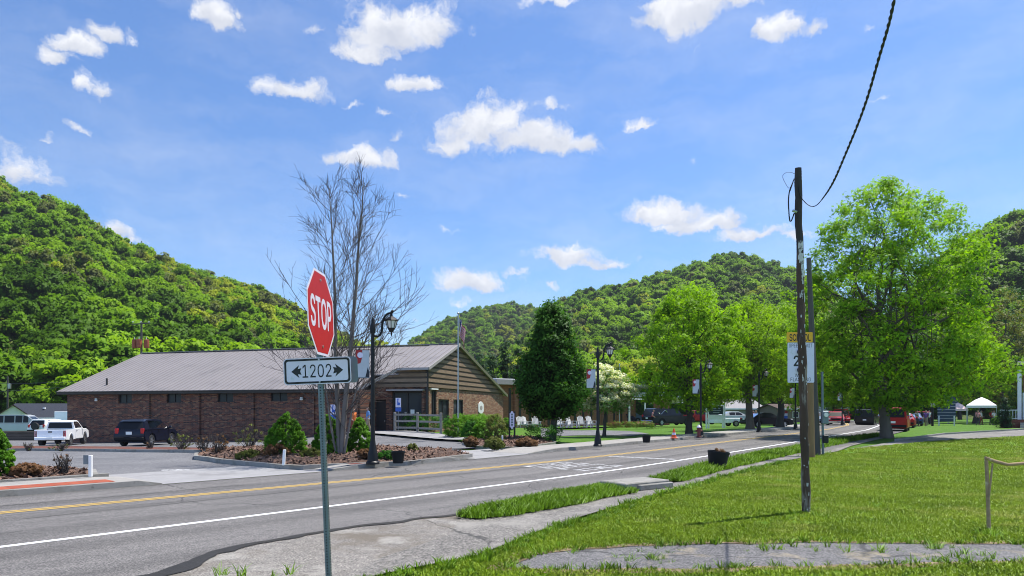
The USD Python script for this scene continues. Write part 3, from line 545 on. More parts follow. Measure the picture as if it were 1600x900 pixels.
struct('door_walk', sheet(Polygon(xyh((540, 679), (586, 680), (716, 690.5), (735, 690), (735, 686.5), (716, 686), (586, 675.5), (540, 675))), lambda x, y: hz(x, y) + .13, 1.5), M['concrete_light'])
struct('drive_loop', sheet(Polygon(xy((845, 668.5), (925, 667.5), (985, 671), (1015, 677.5), (985, 680.5), (905, 678), (845, 680))), lambda x, y: hz(x, y) - .02, 2), M['asphalt_lot'])

# ------------------------------------------------------------------ leaves
def leaves(rng, centers, radii, per, size, flat=.75, up=.5, thin=.55, lift=.5):
    """leaf-shaped quads scattered about clump centres"""
    centers = np.asarray(centers, float); n = len(centers) * per
    c = np.repeat(centers, per, 0); r = np.repeat(np.broadcast_to(radii, (len(centers),)), per)
    d = rng.normal(size=(n, 3)); d /= np.linalg.norm(d, axis=1, keepdims=True); rad = rng.random(n) ** .45
    p = c + d * (r * rad)[:, None] * np.array([1, 1, flat])
    nrm = d * .6 + rng.normal(size=(n, 3)) * .55 + np.array([0, 0, up]); nrm /= np.linalg.norm(nrm, axis=1, keepdims=True)
    t = np.cross(nrm, rng.normal(size=(n, 3))); t /= np.linalg.norm(t, axis=1, keepdims=True) + 1e-9; b = np.cross(nrm, t)
    s = size * rng.uniform(.6, 1.35, n)[:, None]
    v = np.stack([p - t * s * .5, p - b * s * thin * .5 + nrm * s * .08, p + t * s * .5, p + b * s * thin * .5 + nrm * s * .08], 1).reshape(-1, 3)
    i = np.arange(n) * 4; f = np.vstack([np.column_stack([i, i + 1, i + 2]), np.column_stack([i, i + 2, i + 3])])
    mid = centers.mean(0); ext = np.maximum(np.abs(centers - mid).max(0), .05); out = (p - mid) / ext; out /= np.linalg.norm(out, axis=1, keepdims=True) + 1e-6
    sn = out * .75 + d * .55 + nrm * np.sign((nrm * (out + d)).sum(1, keepdims=True) + 1e-9) * .35 + (0, 0, lift); sn /= np.linalg.norm(sn, axis=1, keepdims=True)
    return v, f, np.repeat(sn, 4, 0)
def profile_points(rng, prof, n, shell=.5, wob=.28, seed=0, squash=1.0):
    """points in a crown of unit height; prof: (height, radius) pairs"""
    h, r = np.array(prof, float).T; out = []
    while len(out) < n:
        z = rng.uniform(h[0], h[-1], n * 3); R = np.interp(z, h, r); keep = rng.random(n * 3) < R / r.max()
        z, R = z[keep], R[keep]; a = rng.uniform(0, 2 * np.pi, len(z))
        lump = 1 + wob * 2 * (meshkit.noise(np.column_stack([np.cos(a) * 1.6 + 7, np.sin(a) * 1.6 + 7, z * 6]), seed) - .5)
        rr = R * lump * rng.random(len(z)) ** shell
        out += list(np.column_stack([np.cos(a) * rr, np.sin(a) * rr * squash, z]))
    return np.array(out[:n])
def limb(rng, a, b, bend=.15, n=6):
    a, b = np.asarray(a, float), np.asarray(b, float); t = np.linspace(0, 1, n)[:, None]; L = np.linalg.norm(b - a)
    k = rng.normal(size=3) * bend * L; k[2] = abs(k[2]) * -.3
    return a + (b - a) * t + np.sin(np.pi * t) * k + rng.normal(size=(n, 3)) * .012 * L * np.sin(np.pi * t)

# forest crowns, scattered over the hills
def crown_proto(path, seed, m, nl=30, per=130, size=.78):
    rng = np.random.default_rng(seed)
    prof = [(.05, .18), (.2, .42), (.45, .5), (.7, .42), (.9, .22), (1.0, .05)]
    c = profile_points(rng, prof, nl, .3, .35, seed) * np.array([9.5, 9.5, 10.5])
    leafmesh(path, leaves(rng, c, rng.uniform(1.2, 2.1, nl), per, size, .8, .6, .8, 1.0), m)
def scatter(path, pos, protos, scales, yaw, idx):
    pi = UsdGeom.PointInstancer.Define(stage, path)
    pi.CreatePrototypesRel().SetTargets([Sdf.Path(p) for p in protos])
    pi.CreatePositionsAttr(Vt.Vec3fArray.FromNumpy(np.asarray(pos, np.float32)))
    sc = np.asarray(scales, np.float32); sc = np.repeat(sc[:, None], 3, 1) if sc.ndim == 1 else sc
    pi.CreateScalesAttr(Vt.Vec3fArray.FromNumpy(sc))
    pi.CreateOrientationsAttr(Vt.QuathArray([Gf.Quath(float(math.cos(a / 2)), 0, 0, float(math.sin(a / 2))) for a in yaw]))
    pi.CreateProtoIndicesAttr(Vt.IntArray.FromNumpy(np.asarray(idx, np.int32)))
    return pi.GetPrim()
FOREST = [leaf_mat('forest_deep', (.022, .052, .004), (.050, .105, .006), (.105, .175, .010), .34, .02, .08, gap=0), leaf_mat('forest_green', (.042, .086, .005), (.088, .170, .008), (.160, .26, .014), .4, .02, .08, gap=0),
          leaf_mat('forest_bright', (.065, .125, .006), (.135, .225, .010), (.22, .32, .022), .4, .02, .08, gap=0), leaf_mat('forest_grey', (.055, .07, .022), (.095, .115, .034), (.16, .18, .06), .34, .02, .08, gap=0), leaf_mat('forest_yellow', (.11, .135, .012), (.19, .225, .018), (.29, .32, .045), .4, .02, .08, gap=0)]
M['forest_floor'] = mat('forest_floor', (.07, .11, .02), .95, .3, .05)
def hill(px, ytop, Y1, Y0, seed, spacing, label, weights, deep=1.5, tree=8.0, size=1.0):
    px = np.array(px, float); ytop = np.array(ytop, float); Y1 = np.broadcast_to(np.array(Y1, float), px.shape)
    cx = np.linspace(px[0], px[-1], 90)
    def height(p, y):
        y1 = np.interp(p, px, Y1); t = (y - Y0) / (y1 - Y0); H = np.maximum(EYE + (HOR - np.interp(p, px, ytop)) / F * y1 - tree, 0)
        rise = np.where(t < 1, np.sin(np.clip(t, 0, 1) * np.pi / 2) * y / y1, np.cos(np.clip(t - 1, 0, 1) * 1.2))
        nz = meshkit.fbm(np.column_stack([np.ravel(p) / F * np.ravel(y) * .012, np.ravel(y) * .012, np.full(np.size(p), seed * 3.3)]), 3, seed).reshape(np.shape(p)) - .5
        return H * rise * (1 + .14 * nz * np.sin(np.clip(t, 0, 1) * np.pi)) - 1.2 * (t <= 0)
    T = np.linspace(0, deep, 40); PX, TT = np.meshgrid(cx, T); y1 = np.interp(PX, px, Y1); YY = Y0 + (y1 - Y0) * TT
    ZZ = height(PX, YY); nx, ny = PX.shape[1], PX.shape[0]
    i, j = np.meshgrid(np.arange(ny - 1), np.arange(nx - 1), indexing='ij'); a = (i * nx + j).ravel()
    struct('hill', (np.column_stack([((PX - 800) / F * YY).ravel(), YY.ravel(), ZZ.ravel() - .4]), np.column_stack([a, a + 1, a + nx + 1, a + nx])), M['forest_floor'], True)
    rng = np.random.default_rng(seed); ymax = Y0 + (Y1.max() - Y0) * 1.12
    x0, x1 = min((px[0] - 800) / F * Y0, (px[0] - 800) / F * ymax), max((px[-1] - 800) / F * Y0, (px[-1] - 800) / F * ymax)
    gx, gy = np.meshgrid(np.arange(x0, x1, spacing), np.arange(Y0, ymax, spacing)); p = np.column_stack([gx.ravel(), gy.ravel()]); p += rng.uniform(-.5, .5, p.shape) * spacing
    q = 800 + F * p[:, 0] / p[:, 1]; t = (p[:, 1] - Y0) / (np.interp(q, px, Y1) - Y0)
    keep = (q > px[0]) & (q < px[-1]) & (t > .0) & (t < 1.1); p, q, t = p[keep], q[keep], t[keep]
    z = height(q, p[:, 1]) - 1.5
    path = numbered('/World/hillside_forest'); protos = []
    fz = meshkit.fbm(np.column_stack([p * .018, np.zeros(len(p))]), 3, seed + 5); wsum = np.cumsum(weights) / np.sum(weights)
    u = np.clip((fz - .5) * 1.2 + .5 + rng.normal(size=len(p)) * .27 + (.45 * (np.clip(q, 0, 480) - 230) / 480 if seed == 1 else 0), 0, .999)  # left hill: crown colours darken leftwards, a cloud shadow put into the foliage
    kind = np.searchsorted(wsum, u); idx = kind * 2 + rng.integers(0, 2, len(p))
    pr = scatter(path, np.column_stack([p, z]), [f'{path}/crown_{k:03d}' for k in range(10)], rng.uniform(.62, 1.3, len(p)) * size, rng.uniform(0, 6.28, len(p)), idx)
    for k in range(10): crown_proto(f'{path}/crown_{k:03d}', 100 + k, FOREST[k // 2])
    tag(pr, label, 'woodland', kind='stuff')
    return len(p)
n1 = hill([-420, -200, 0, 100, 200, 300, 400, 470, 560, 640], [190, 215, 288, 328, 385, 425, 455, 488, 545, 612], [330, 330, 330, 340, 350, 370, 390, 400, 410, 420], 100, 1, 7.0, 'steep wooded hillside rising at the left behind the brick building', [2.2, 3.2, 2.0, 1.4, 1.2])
n2 = hill([560, 640, 690, 740, 790, 840, 900, 960], [600, 540, 508, 488, 478, 486, 515, 560], 900, 420, 2, 11.0, 'small rounded wooded hill far off beyond the flagpole', [1.2, 3.0, 2.6, 1.0, 1.0], size=1.25)
n3 = hill([760, 840, 880, 930, 1000, 1050, 1100, 1150, 1200, 1240, 1300, 1380, 1460, 1560], [590, 510, 472, 455, 443, 428, 410, 402, 410, 426, 462, 505, 545, 600], 560, 190, 3, 8.6, 'broad rounded wooded hill behind the street trees', [.9, 2.4, 3.4, 1.1, 1.1], size=1.1)
n4 = hill([1330, 1400, 1450, 1500, 1550, 1600, 1750, 1950, 2100], [600, 500, 430, 385, 358, 332, 270, 240, 235], 340, 125, 4, 7.4, 'wooded hillside at the right edge behind the large maple', [2.2, 3.2, 1.6, 1.4, .8])
print('forest', n1, n2, n3, n4)

# ------------------------------------------------------------------ grass blades
def tuft(path, seed, m, n=16, h=.06, spread=.05, w=.006):
    rng = np.random.default_rng(seed); V, Fc = [], []
    a = rng.uniform(0, 2 * np.pi, n); base = np.column_stack([np.cos(a), np.sin(a), np.zeros(n)]) * (spread * rng.random(n) ** .5)[:, None]
    lean = rng.normal(size=(n, 3)) * .45; lean[:, 2] = 1; lean /= np.linalg.norm(lean, axis=1, keepdims=True); L = h * rng.uniform(.55, 1.3, n)[:, None]
    side = np.cross(lean, rng.normal(size=(n, 3))); side /= np.linalg.norm(side, axis=1, keepdims=True)
    mid = base + lean * L * .6; tip = base + lean * L + np.column_stack([lean[:, :2] * L * .35, np.zeros(n)])
    v = np.stack([base - side * w, base + side * w, mid + side * w * .8, mid - side * w * .8, tip], 1).reshape(-1, 3); i = np.arange(n) * 5
    f = np.vstack([np.column_stack([i, i + 1, i + 2]), np.column_stack([i, i + 2, i + 3]), np.column_stack([i + 3, i + 2, i + 4])])
    nr = np.repeat(np.column_stack([lean[:, :2] * .5, np.ones(n)]), 5, 0); leafmesh(path, (v, f, nr / np.linalg.norm(nr, axis=1, keepdims=True)), m)
def blade_look(name, cols, straw, amount):
    N = {'g': ('geometry', {}), 'o': ('object_info', {}), 'n': ('noise_texture', dict(scale=.9, detail=5.0, roughness=.6)), 'a': ('math', dict(math_type='multiply', value2=.22)), 'b': ('math', dict(math_type='multiply_add', value2=.9)), 'w': ('white_noise_texture', {}),
         'r': ('rgb_ramp', dict(ramp=[(.25, cols[0]), (.55, cols[1]), (.85, cols[2])])), 's': ('noise_texture', dict(scale=.42, detail=7.0, roughness=.68)), 'sr': ('map_range', dict(clamp=True, from_min=1 - amount - .1, from_max=1 - amount + .08, to_min=0.0, to_max=.8)),
         'm': ('mix_color', dict(b=straw)), 'd': ('principled_bsdf', dict(roughness=.5, specular_ior_level=.25)), 't': ('translucent_bsdf', {}), 'mx': ('mix_closure', dict(fac=.4))}
    return look(name, N, [('g.position', 'n.vector'), ('g.position', 's.vector'), ('g.random_per_island', 'a.value1'), ('n.fac', 'b.value1'), ('a.value', 'b.value3'), ('b.value', 'r.fac'), ('s.fac', 'sr.value'), ('sr.result', 'm.fac'), ('r.color', 'm.a'), ('m.result', 'd.base_color'), ('m.result', 't.color'), ('d.BSDF', 'mx.closure1'), ('t.BSDF', 'mx.closure2')], 'mx.closure')
M['blade'] = blade_look('blade', ((.135, .225, .012), (.24, .36, .022), (.35, .47, .05)), (.44, .44, .12), .36)
M['blade_rich'] = blade_look('blade_rich', ((.08, .18, .008), (.155, .30, .014), (.25, .42, .03)), (.42, .38, .14), .2)
def fill(poly, rng, density, y0, y1):
    x0, _, x1, _ = poly.bounds; n = int((x1 - x0) * (y1 - y0) * density); p = np.column_stack([rng.uniform(x0, x1, n), rng.uniform(y0, y1, n)])
    q = 800 + F * p[:, 0] / p[:, 1]; p = p[(q > -40) & (q < 1640)]
    return p[shapely.contains_xy(poly, p[:, 0], p[:, 1])]
def grass(name, label, poly, zf, bands, m, h, seed, n=16, spread=.06, w=.006):
    rng = np.random.default_rng(seed); P, S = [], []
    for y0, y1, dens, sc in bands:
        p = fill(poly, rng, dens, y0, y1); P.append(np.column_stack([p, zf(p[:, 0], p[:, 1]) - .004])); S.append(rng.uniform(.7, 1.35, len(p)) * sc)
    P, S = np.vstack(P), np.concatenate(S); path = numbered('/World/' + name)
    pr = scatter(path, P, [f'{path}/tuft_{k:03d}' for k in range(4)], S, rng.uniform(0, 6.28, len(P)), rng.integers(0, 4, len(P)))
    for k in range(4): tuft(f'{path}/tuft_{k:03d}', seed * 10 + k, m, n, h, spread, w)
    tag(pr, label, 'grass', kind='stuff'); return len(P)
lawn_in = lawn_poly.difference(drive_poly.buffer(.05))
c1 = grass('lawn_grass', 'short mown grass of the lawn around the leaning wooden pole', lawn_in, lawn_z, [(5.5, 10, 420, 1), (10, 16, 230, 1.1), (16, 26, 90, 1.3), (26, 44, 24, 1.7)], M['blade'], .028, 31, 18, .075, .0055)
edge_zone = LineString(lawn_edge).buffer(.22).union(drive_poly.boundary.buffer(.05)).intersection(lawn_poly.buffer(.08))
c2 = grass('edge_grass', 'longer richer grass along the edges of lawn and old drive', edge_zone, lawn_z, [(5.0, 12, 110, 1), (12, 22, 45, 1.3)], M['blade_rich'], .07, 33, 14, .05, .005)
va = vergeA.union(vergeB)
def va_z(x, y): return .012 + .045 * smooth(0, .5, shapely.distance(shapely.points(np.ravel(x), np.ravel(y)), va.boundary))
c3 = grass('verge_grass', 'rough unmown grass on the verge between road and path', va.buffer(.07), va_z, [(10, 18, 260, 1), (18, 30, 90, 1.4), (30, 50, 30, 2)], M['blade_rich'], .10, 35, 16, .06, .006)
weeds = []
rw = np.random.default_rng(77)
for px, py, n_, r_ in ((880, 861, 26, .22), (1040, 857, 16, .16), (1200, 858, 12, .10), (1255, 857, 12, .10), (1320, 858, 14, .14), (1375, 861, 20, .12), (1455, 857, 34, .2), (1520, 870, 34, .14), (1465, 872, 20, .14), (1020, 874, 30, .14), (840, 857, 20, .2), (345, 896, 4, .06), (365, 899, 4, .06), (440, 899, 4, .06), (1258, 807, 60, .22), (1545, 838, 30, .12), (1590, 850, 20, .15), (1283, 707, 40, .3), (1200, 862, 10, .1), (1270, 712, 20, .2)):
    c = G(px, py, .04); n_ = max(2, n_ // 3); weeds.append(c[:2] + rw.normal(size=(n_, 2)) * r_)
weeds = np.vstack(weeds); path = numbered('/World/weed_tufts')
pr = scatter(path, np.column_stack([weeds, lawn_z(weeds[:, 0], weeds[:, 1]) - .03]), [f'{path}/tuft_{k:03d}' for k in range(4)], rw.uniform(.35, .95, len(weeds)), rw.uniform(0, 6.28, len(weeds)), rw.integers(0, 4, len(weeds)))
for k in range(4): tuft(f'{path}/tuft_{k:03d}', 900 + k, M['blade_rich'], 14, .16, .05, .006)
tag(pr, 'tall weed tufts in the cracks and at the pole feet', 'weeds', kind='stuff')
print('grass', c1, c2, c3)
# ------------------------------------------------------------------ buildings
BA = math.radians(-16.2); BX = np.array([math.cos(BA), math.sin(BA)]); BY = np.array([-math.sin(BA), math.cos(BA)])
C0 = np.array([-5.78, 46.0])
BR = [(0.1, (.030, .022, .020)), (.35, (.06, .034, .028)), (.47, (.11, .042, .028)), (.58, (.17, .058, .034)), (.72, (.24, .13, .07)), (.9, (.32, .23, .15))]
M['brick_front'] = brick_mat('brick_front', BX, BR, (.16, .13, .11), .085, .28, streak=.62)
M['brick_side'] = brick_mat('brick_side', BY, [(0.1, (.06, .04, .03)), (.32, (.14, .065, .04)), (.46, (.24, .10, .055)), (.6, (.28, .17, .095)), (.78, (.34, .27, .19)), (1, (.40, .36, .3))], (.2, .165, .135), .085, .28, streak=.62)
M['roof_metal'] = mat('roof_metal', (.25, .228, .222), .5, .07, .8, spec=.3, patch=[((.205, .188, .184), .4, .35)])
M['fascia'] = mat('fascia', (.045, .038, .034), .6, .2, 3)
M['fascia_light'] = mat('fascia_light', (.33, .30, .28), .6, .1, 3)
M['plank'] = mat('plank', (.195, .132, .082), .8, .22, 2.0, .006, 25, stretch=(1, 1, 5), patch=[((.15, .10, .065), .4, 3)])
M['plank_b'] = mat('plank_b', (.24, .165, .105), .8, .22, 2.3, .006, 25, stretch=(1, 1, 5), patch=[((.20, .14, .09), .4, 3)])
M['plank_gap'] = mat('plank_gap', (.085, .062, .042), .85, .25, 4, stretch=(1, 1, 5))
M['dark_frame'] = mat('dark_frame', (.022, .018, .016), .5, .2)
M['soffit_olive'] = mat('soffit_olive', (.12, .125, .065), .7, .1)

hall = thing('brick_hall', 'long low brick building with grey metal roof and planked gable end', 'building', (C0[0], C0[1], 0), BA)
RZ, RY, SL, SR = 6.73, 5.5, .443, .285     # ridge height and place, the two roof slopes
zb = -1.1
def wall_y(mb, x0, x1, y, z0, z1, t=.25): mb.box(((x0 + x1) / 2, y + t / 2, (z0 + z1) / 2), (x1 - x0, t, z1 - z0))
# front wall of the long block with its window openings
WIN = [(-27.05, -25.95), (-23.15, -22.0), (-19.1, -17.95), (-15.2, -13.95)]
def lx(px, y):      # local x on a wall of local depth y seen at a pixel column
    k = (px - 800) / F; o = C0 + BY * y; return (k * o[1] - o[0]) / (BX[0] - k * BX[1])
def ly(px, x):      # local y on a wall of local x seen at a pixel column
    k = (px - 800) / F; o = C0 + BX * x; return (k * o[1] - o[0]) / (BY[0] - k * BY[1])
def lz(py, x, y): return Z(py, (C0 + BX * x + BY * y)[1])
FY = -2.2; xl = lx(105, FY)
wins = []
for a, b, t, u in ((185, 206, 616, 630.5), (260.5, 283, 614, 629.5), (340, 364, 613, 628.5), (423, 449, 611, 627)):
    x0, x1 = lx(a, FY), lx(b, FY); wins.append((x0, x1, lz(u, x0, FY), lz(t, x0, FY)))
P = Polygon([(xl, zb), (-4.1, zb), (-4.1, 3.05), (xl, 3.05)])
for x0, x1, z0, z1 in wins: P = P.difference(shapely.box(x0, z0, x1, z1))
mb = MB().prism(P, .25, VERT((0, FY + .25, 0)))
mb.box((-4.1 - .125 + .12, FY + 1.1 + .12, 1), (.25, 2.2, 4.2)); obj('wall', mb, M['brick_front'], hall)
mb = MB()
for px in (230, 308, 392, 486): 
    x = lx(px, FY); obj('pilaster', MB().box((x, FY - .06, 1.0), (.62, .125, 4.1)), M['brick_front'], hall)
for x0, x1, z0, z1 in wins:
    w = obj('window', MB().box(((x0 + x1) / 2, FY + .12, z1 - .03), (x1 - x0, .08, .06)).box(((x0 + x1) / 2, FY + .12, z0 + .03), (x1 - x0, .08, .06)).box((x0 + .03, FY + .12, (z0 + z1) / 2), (.06, .08, z1 - z0 - .12)).box((x1 - .03, FY + .12, (z0 + z1) / 2), (.06, .08, z1 - z0 - .12)).box(((x0 + x1) / 2, FY + .12, (z0 + z1) / 2), (.04, .06, z1 - z0 - .12)), M['dark_frame'], hall)
    obj('pane', MB().box(((x0 + x1) / 2, FY + .15, (z0 + z1) / 2), (x1 - x0, .02, z1 - z0)), M['glass_dark'], w)
# recessed entrance wall: brick below, planks above
ex0, ex1 = lx(613, 0), lx(659, 0); dx0, dx1 = lx(587, 0), lx(603, 0)
BT = 3.3
P = Polygon([(-4.0, zb), (0, zb), (0, BT), (-4.0, BT)]).difference(shapely.box(ex0, zb, ex1, lz(611, ex0, 0))).difference(shapely.box(dx0, zb, dx1, lz(624, dx0, 0)))
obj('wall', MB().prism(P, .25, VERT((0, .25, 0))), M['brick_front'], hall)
top_line = lambda x: np.interp(x, [-4.1, -2.1, .5], [3.75, 4.62, 4.62])
def planks(x_or_y0, x_or_y1, topf, place, z0, name='plank'):
    """horizontal planks with dark battens between, cut to the roof line"""
    k = 0; z = z0
    while z < 6.7:
        h = .24 if k % 2 == 0 else .12
        t = np.linspace(x_or_y0, x_or_y1, 60); ok = topf(t) > z + .05
        if ok.any():
            a, b = t[ok].min(), t[ok].max(); ok2 = topf(t) > z + h; a2, b2 = (t[ok2].min(), t[ok2].max()) if ok2.any() else ((a + b) / 2, (a + b) / 2)
            q = Polygon([(a, z), (b, z), (b2, z + h - .012), (a2, z + h - .012)]).buffer(0)
            if not q.is_empty: obj('plank' if k % 2 == 0 else 'batten', MB().prism(q, .09 if k % 2 == 0 else .05, place), [M['plank'], M['plank_b']][(k // 2) % 2] if k % 2 == 0 else M['plank_gap'], hall)
        z += h; k += 1
planks(-4.0, 0, top_line, VERT((0, 0.0, 0)), BT)
obj('cladding_back', MB().prism([(-4.05, BT), (0, BT), (0, 4.6), (-2.1, 4.6), (-4.05, 3.7)], .2, VERT((0, .25, 0))), M['plank_gap'], hall)
zt = lz(611, ex0, 0); xm = (ex0 + ex1) / 2
obj('entrance_canopy', MB().box((xm, -.22, zt + .05), (ex1 - ex0 + .5, .5, .09)), M['fascia_light'], hall)
dr = obj('glass_door', MB().box((ex0 + .05, .16, zt / 2 - .1), (.1, .1, zt)).box((ex1 - .05, .16, zt / 2 - .1), (.1, .1, zt)).box((xm, .16, zt / 2 - .1), (.09, .1, zt)).box((xm, .16, zt - .06), (ex1 - ex0 - .2, .1, .12)).box((xm, .16, 1.0), (ex1 - ex0 - .2, .06, .06)), M['dark_frame'], hall)
for a, b in ((ex0 + .1, xm - .045), (xm + .045, ex1 - .1)): obj('pane', MB().box(((a + b) / 2, .18, zt / 2 - .1), (b - a, .02, zt - .1)), M['glass_dark'], dr)
obj('notice', MB().box((xm + .35, .145, 1.6), (.3, .012, .3)), M['plate_white'], dr)
zt = lz(624, dx0, 0)
dr = obj('door', MB().box(((dx0 + dx1) / 2, .14, zt / 2 - .2), (dx1 - dx0, .06, zt + .2)), M['dark_frame'], hall); obj('handle', MB().box((dx1 - .12, .085, .95), (.03, .06, .14)), M['steel'], dr)
obj('corner_trim', MB().box((-.02, -.04, 2.0), (.16, .09, 5.2)), M['dark_frame'], hall)
# gable wall
gy1 = ly(786, 0)
roofz = lambda y: np.where(np.asarray(y) < RY, RZ - .36 * (RY - np.asarray(y)), RZ - SR * (np.asarray(y) - RY))
GYZ = frame((0.0, 0, 0), (0, 1, 0), (0, 0, 1))       # drawing plane yz, extruding towards +x
op = []
for a, b, t, u in ((674, 682, 609, 660), (685, 701.5, 623.5, 662), (708.5, 723.5, 624, 690)):
    y0, y1 = ly(a, 0), ly(b, 0); op.append((y0, y1, max(lz(u, 0, y0), zb), lz(t, 0, y0)))
P = Polygon([(0, zb), (gy1, zb), (gy1, BT - .15), (0, BT)])
for y0, y1, z0, z1 in op: P = P.difference(shapely.box(y0, z0, y1, z1))
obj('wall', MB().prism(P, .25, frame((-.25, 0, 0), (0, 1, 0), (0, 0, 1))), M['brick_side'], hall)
planks(0, gy1, lambda y: roofz(y) - .05, frame((0, 0, 0), (0, 1, 0), (0, 0, 1)), BT)
yy = np.linspace(0, gy1, 30)
obj('cladding_back', MB().prism([(0, BT - .02)] + [(y, float(roofz(y)) - .04) for y in yy] + [(gy1, BT - .17)], .2, frame((-.2, 0, 0), (0, 1, 0), (0, 0, 1))), M['plank_gap'], hall)
for k, (y0, y1, z0, z1) in enumerate(op):
    w = obj('door' if k == 2 else 'window', MB().box((-.1, y0 + .05, (z0 + z1) / 2), (.1, .1, z1 - z0)).box((-.1, y1 - .05, (z0 + z1) / 2), (.1, .1, z1 - z0)).box((-.1, (y0 + y1) / 2, z1 - .05), (.1, y1 - y0 - .2, .1)).box((-.1, (y0 + y1) / 2, (z0 + z1) / 2), (.06, .05, z1 - z0 - .2)), M['dark_frame'], hall)
    obj('pane', MB().box((-.13, (y0 + y1) / 2, (z0 + z1) / 2), (.02, y1 - y0, z1 - z0)), M['glass_dark'], w)
    if k == 0: obj('lintel', MB().box((.03, (y0 + y1) / 2, z1 + .06), (.12, y1 - y0 + .3, .1)), M['white_paint'], hall)
yo = (ly(746.7, 0) + ly(755, 0)) / 2; ro = abs(ly(755, 0) - ly(746.7, 0)) / 2; zo = (lz(627.5, 0, yo) + lz(647, 0, yo)) / 2; ho = (lz(627.5, 0, yo) - lz(647, 0, yo)) / 2
pl = affinity.translate(affinity.scale(Point(0, 0).buffer(1, 24).union(shapely.box(-1, -.6, 1, .6)), ro, ho), yo, zo)
q = obj('oval_plaque', MB().prism(pl, .05, frame((.003, 0, 0), (0, 1, 0), (0, 0, 1))), M['white_paint'], hall)
obj('emblem', MB().prism(affinity.scale(pl, .45, .35), .01, frame((.054, 0, 0), (0, 1, 0), (0, 0, 1))), M['fascia_light'], q)
obj('back_wall', MB().box((xl / 2, gy1, 1.0), (-xl - .02, .25, 4.2)).box((xl + .125, (gy1 + FY) / 2, 1.0), (.25, gy1 - FY - .3, 4.1)), M['brick_front'], hall)
# the roof: sheets and standing seams
def slope(x0, x1, ya, za, yb, zb_, t=.07):
    m = MB(); a = [(x0, ya, za), (x1, ya, za), (x1, yb, zb_), (x0, yb, zb_)]
    v = np.array(a + [(x, y, z - t) for x, y, z in a]); return m.add(v, [[0, 1, 2, 3], [7, 6, 5, 4], [0, 4, 5, 1], [1, 5, 6, 2], [2, 6, 7, 3], [3, 7, 4, 0]])
EV = -2.65; ez = RZ - SL * (RY - EV); xr = xl - .45
cut = -4.0
obj('roof', slope(xr, cut, EV, ez, RY, RZ), M['roof_metal'], hall)
zc = RZ - .36 * (RY + .45); obj('entrance_roof', slope(-2.1, .28, -.45, zc + .03, RY, RZ + .03), M['roof_metal'], hall)
zi = RZ - SL * (RY + .2)
obj('valley_roof', slope(cut, -2.1, -.2, zi - .0, RY, RZ - .005), M['roof_metal'], hall)
ye = gy1 + .5; obj('roof', slope(xr, .28, ye, RZ - SR * (ye - RY), RY, RZ - .012), M['roof_metal'], hall)
k = 0
for x in np.arange(xr + .2, .25, .46):
    y0, z0 = (EV, ez) if x < cut else ((-.45, zc + .03) if x > -2.1 else (-.2, zi)); zr = RZ + (.03 if x > -2.1 else 0)
    obj('roof_seam', MB().bar((x, y0, z0 + .016), (x, RY, zr + .016), .022, .03), M['roof_metal'], hall)
obj('ridge_cap', MB().bar((xr, RY, RZ + .03), (.28, RY, RZ + .05), .34, .05), M['roof_metal'], hall)
obj('fascia', MB().box(((xr + cut) / 2, EV - .03, ez - .10), (cut - xr, .05, .18)), M['fascia'], hall)
obj('gutter', MB().box(((xr + cut) / 2, EV - .10, ez - .02), (cut - xr - .02, .1, .07)), M['fascia'], hall)
obj('fascia', MB().box((-.91, -.48, zc - .07), (2.36, .05, .14)), M['fascia_light'], hall)
obj('rake_board', MB().bar((cut + .02, EV, ez - .1), (-2.1, -.45, zc - .1), .06, .2), M['fascia_light'], hall)
obj('rake_board', MB().bar((.30, -.45, zc - .05), (.30, RY, RZ - .05), .06, .2), M['fascia_light'], hall)
obj('rake_board', MB().bar((.30, RY, RZ - .07), (.30, ye, RZ - SR * (ye - RY) - .07), .06, .24), M['soffit_olive'], hall)
obj('rake_board', MB().bar((xr - .02, EV, ez - .06), (xr - .02, RY, RZ - .06), .06, .16), M['fascia_light'], hall)
obj('soffit', MB().box(((xr + cut) / 2, (EV + FY) / 2, ez - .21), (cut - xr - .1, FY - EV - .06, .03)), M['fascia'], hall)
x = lx(167, EV + 1.2); obj('vent_pipe', MB().tube([(x, EV + 1.2, ez + .4), (x, EV + 1.2, ez + 1.05)], .07, 8), M['fascia'], hall)
for px in (153, 473):
    x = lx(px, FY); f = obj('flood_light', MB().box((x, FY - .1, 2.55), (.2, .16, .1)), M['steel'], hall); obj('lamp', MB().sphere((x, FY - .16, 2.46), (.14, .09, .08), 1), M['lamp_glass'], f)

# brick chapel behind the trees
PA = math.radians(45.5); pdir = np.array([math.cos(PA), math.sin(PA)])
M['brick_orange'] = brick_mat('brick_orange', pdir, [(0, (.20, .075, .04)), (.5, (.30, .11, .055)), (1, (.38, .16, .08))], (.26, .17, .12), .085, .26, streak=.4)
chapel = thing('brick_chapel', 'low orange brick building with dark strip windows and white porch behind the dark pear tree', 'building', (X(770, 67), 67, -.1), PA)
obj('wall', MB().box((12.5, 4, 2.15), (25, 8, 4.4)), M['brick_orange'], chapel)
obj('fascia', MB().box((12.5, 3.7, 4.62), (25.4, 9.0, .5)), M['fascia_light'], chapel)
obj('flat_roof', MB().box((12.5, 3.8, 4.92), (25.2, 8.8, .1)), M['white_paint'], chapel)
for k in range(16):
    x = .9 + k * 1.5; obj('strip_window', MB().box((x, -.004, 2.1), (.34, .06, 3.9)), M['dark_frame'], chapel)
for k in range(8): obj('pilaster', MB().box((.15 + k * 3.0, -.1, 2.15), (.5, .25, 4.38)), M['brick_orange'], chapel)
px0 = 25.2; obj('porch_pillar', MB().box((px0 + .4, -3.4, 1.5), (1.9, 1.1, 3.1)), M['brick_orange'], chapel)
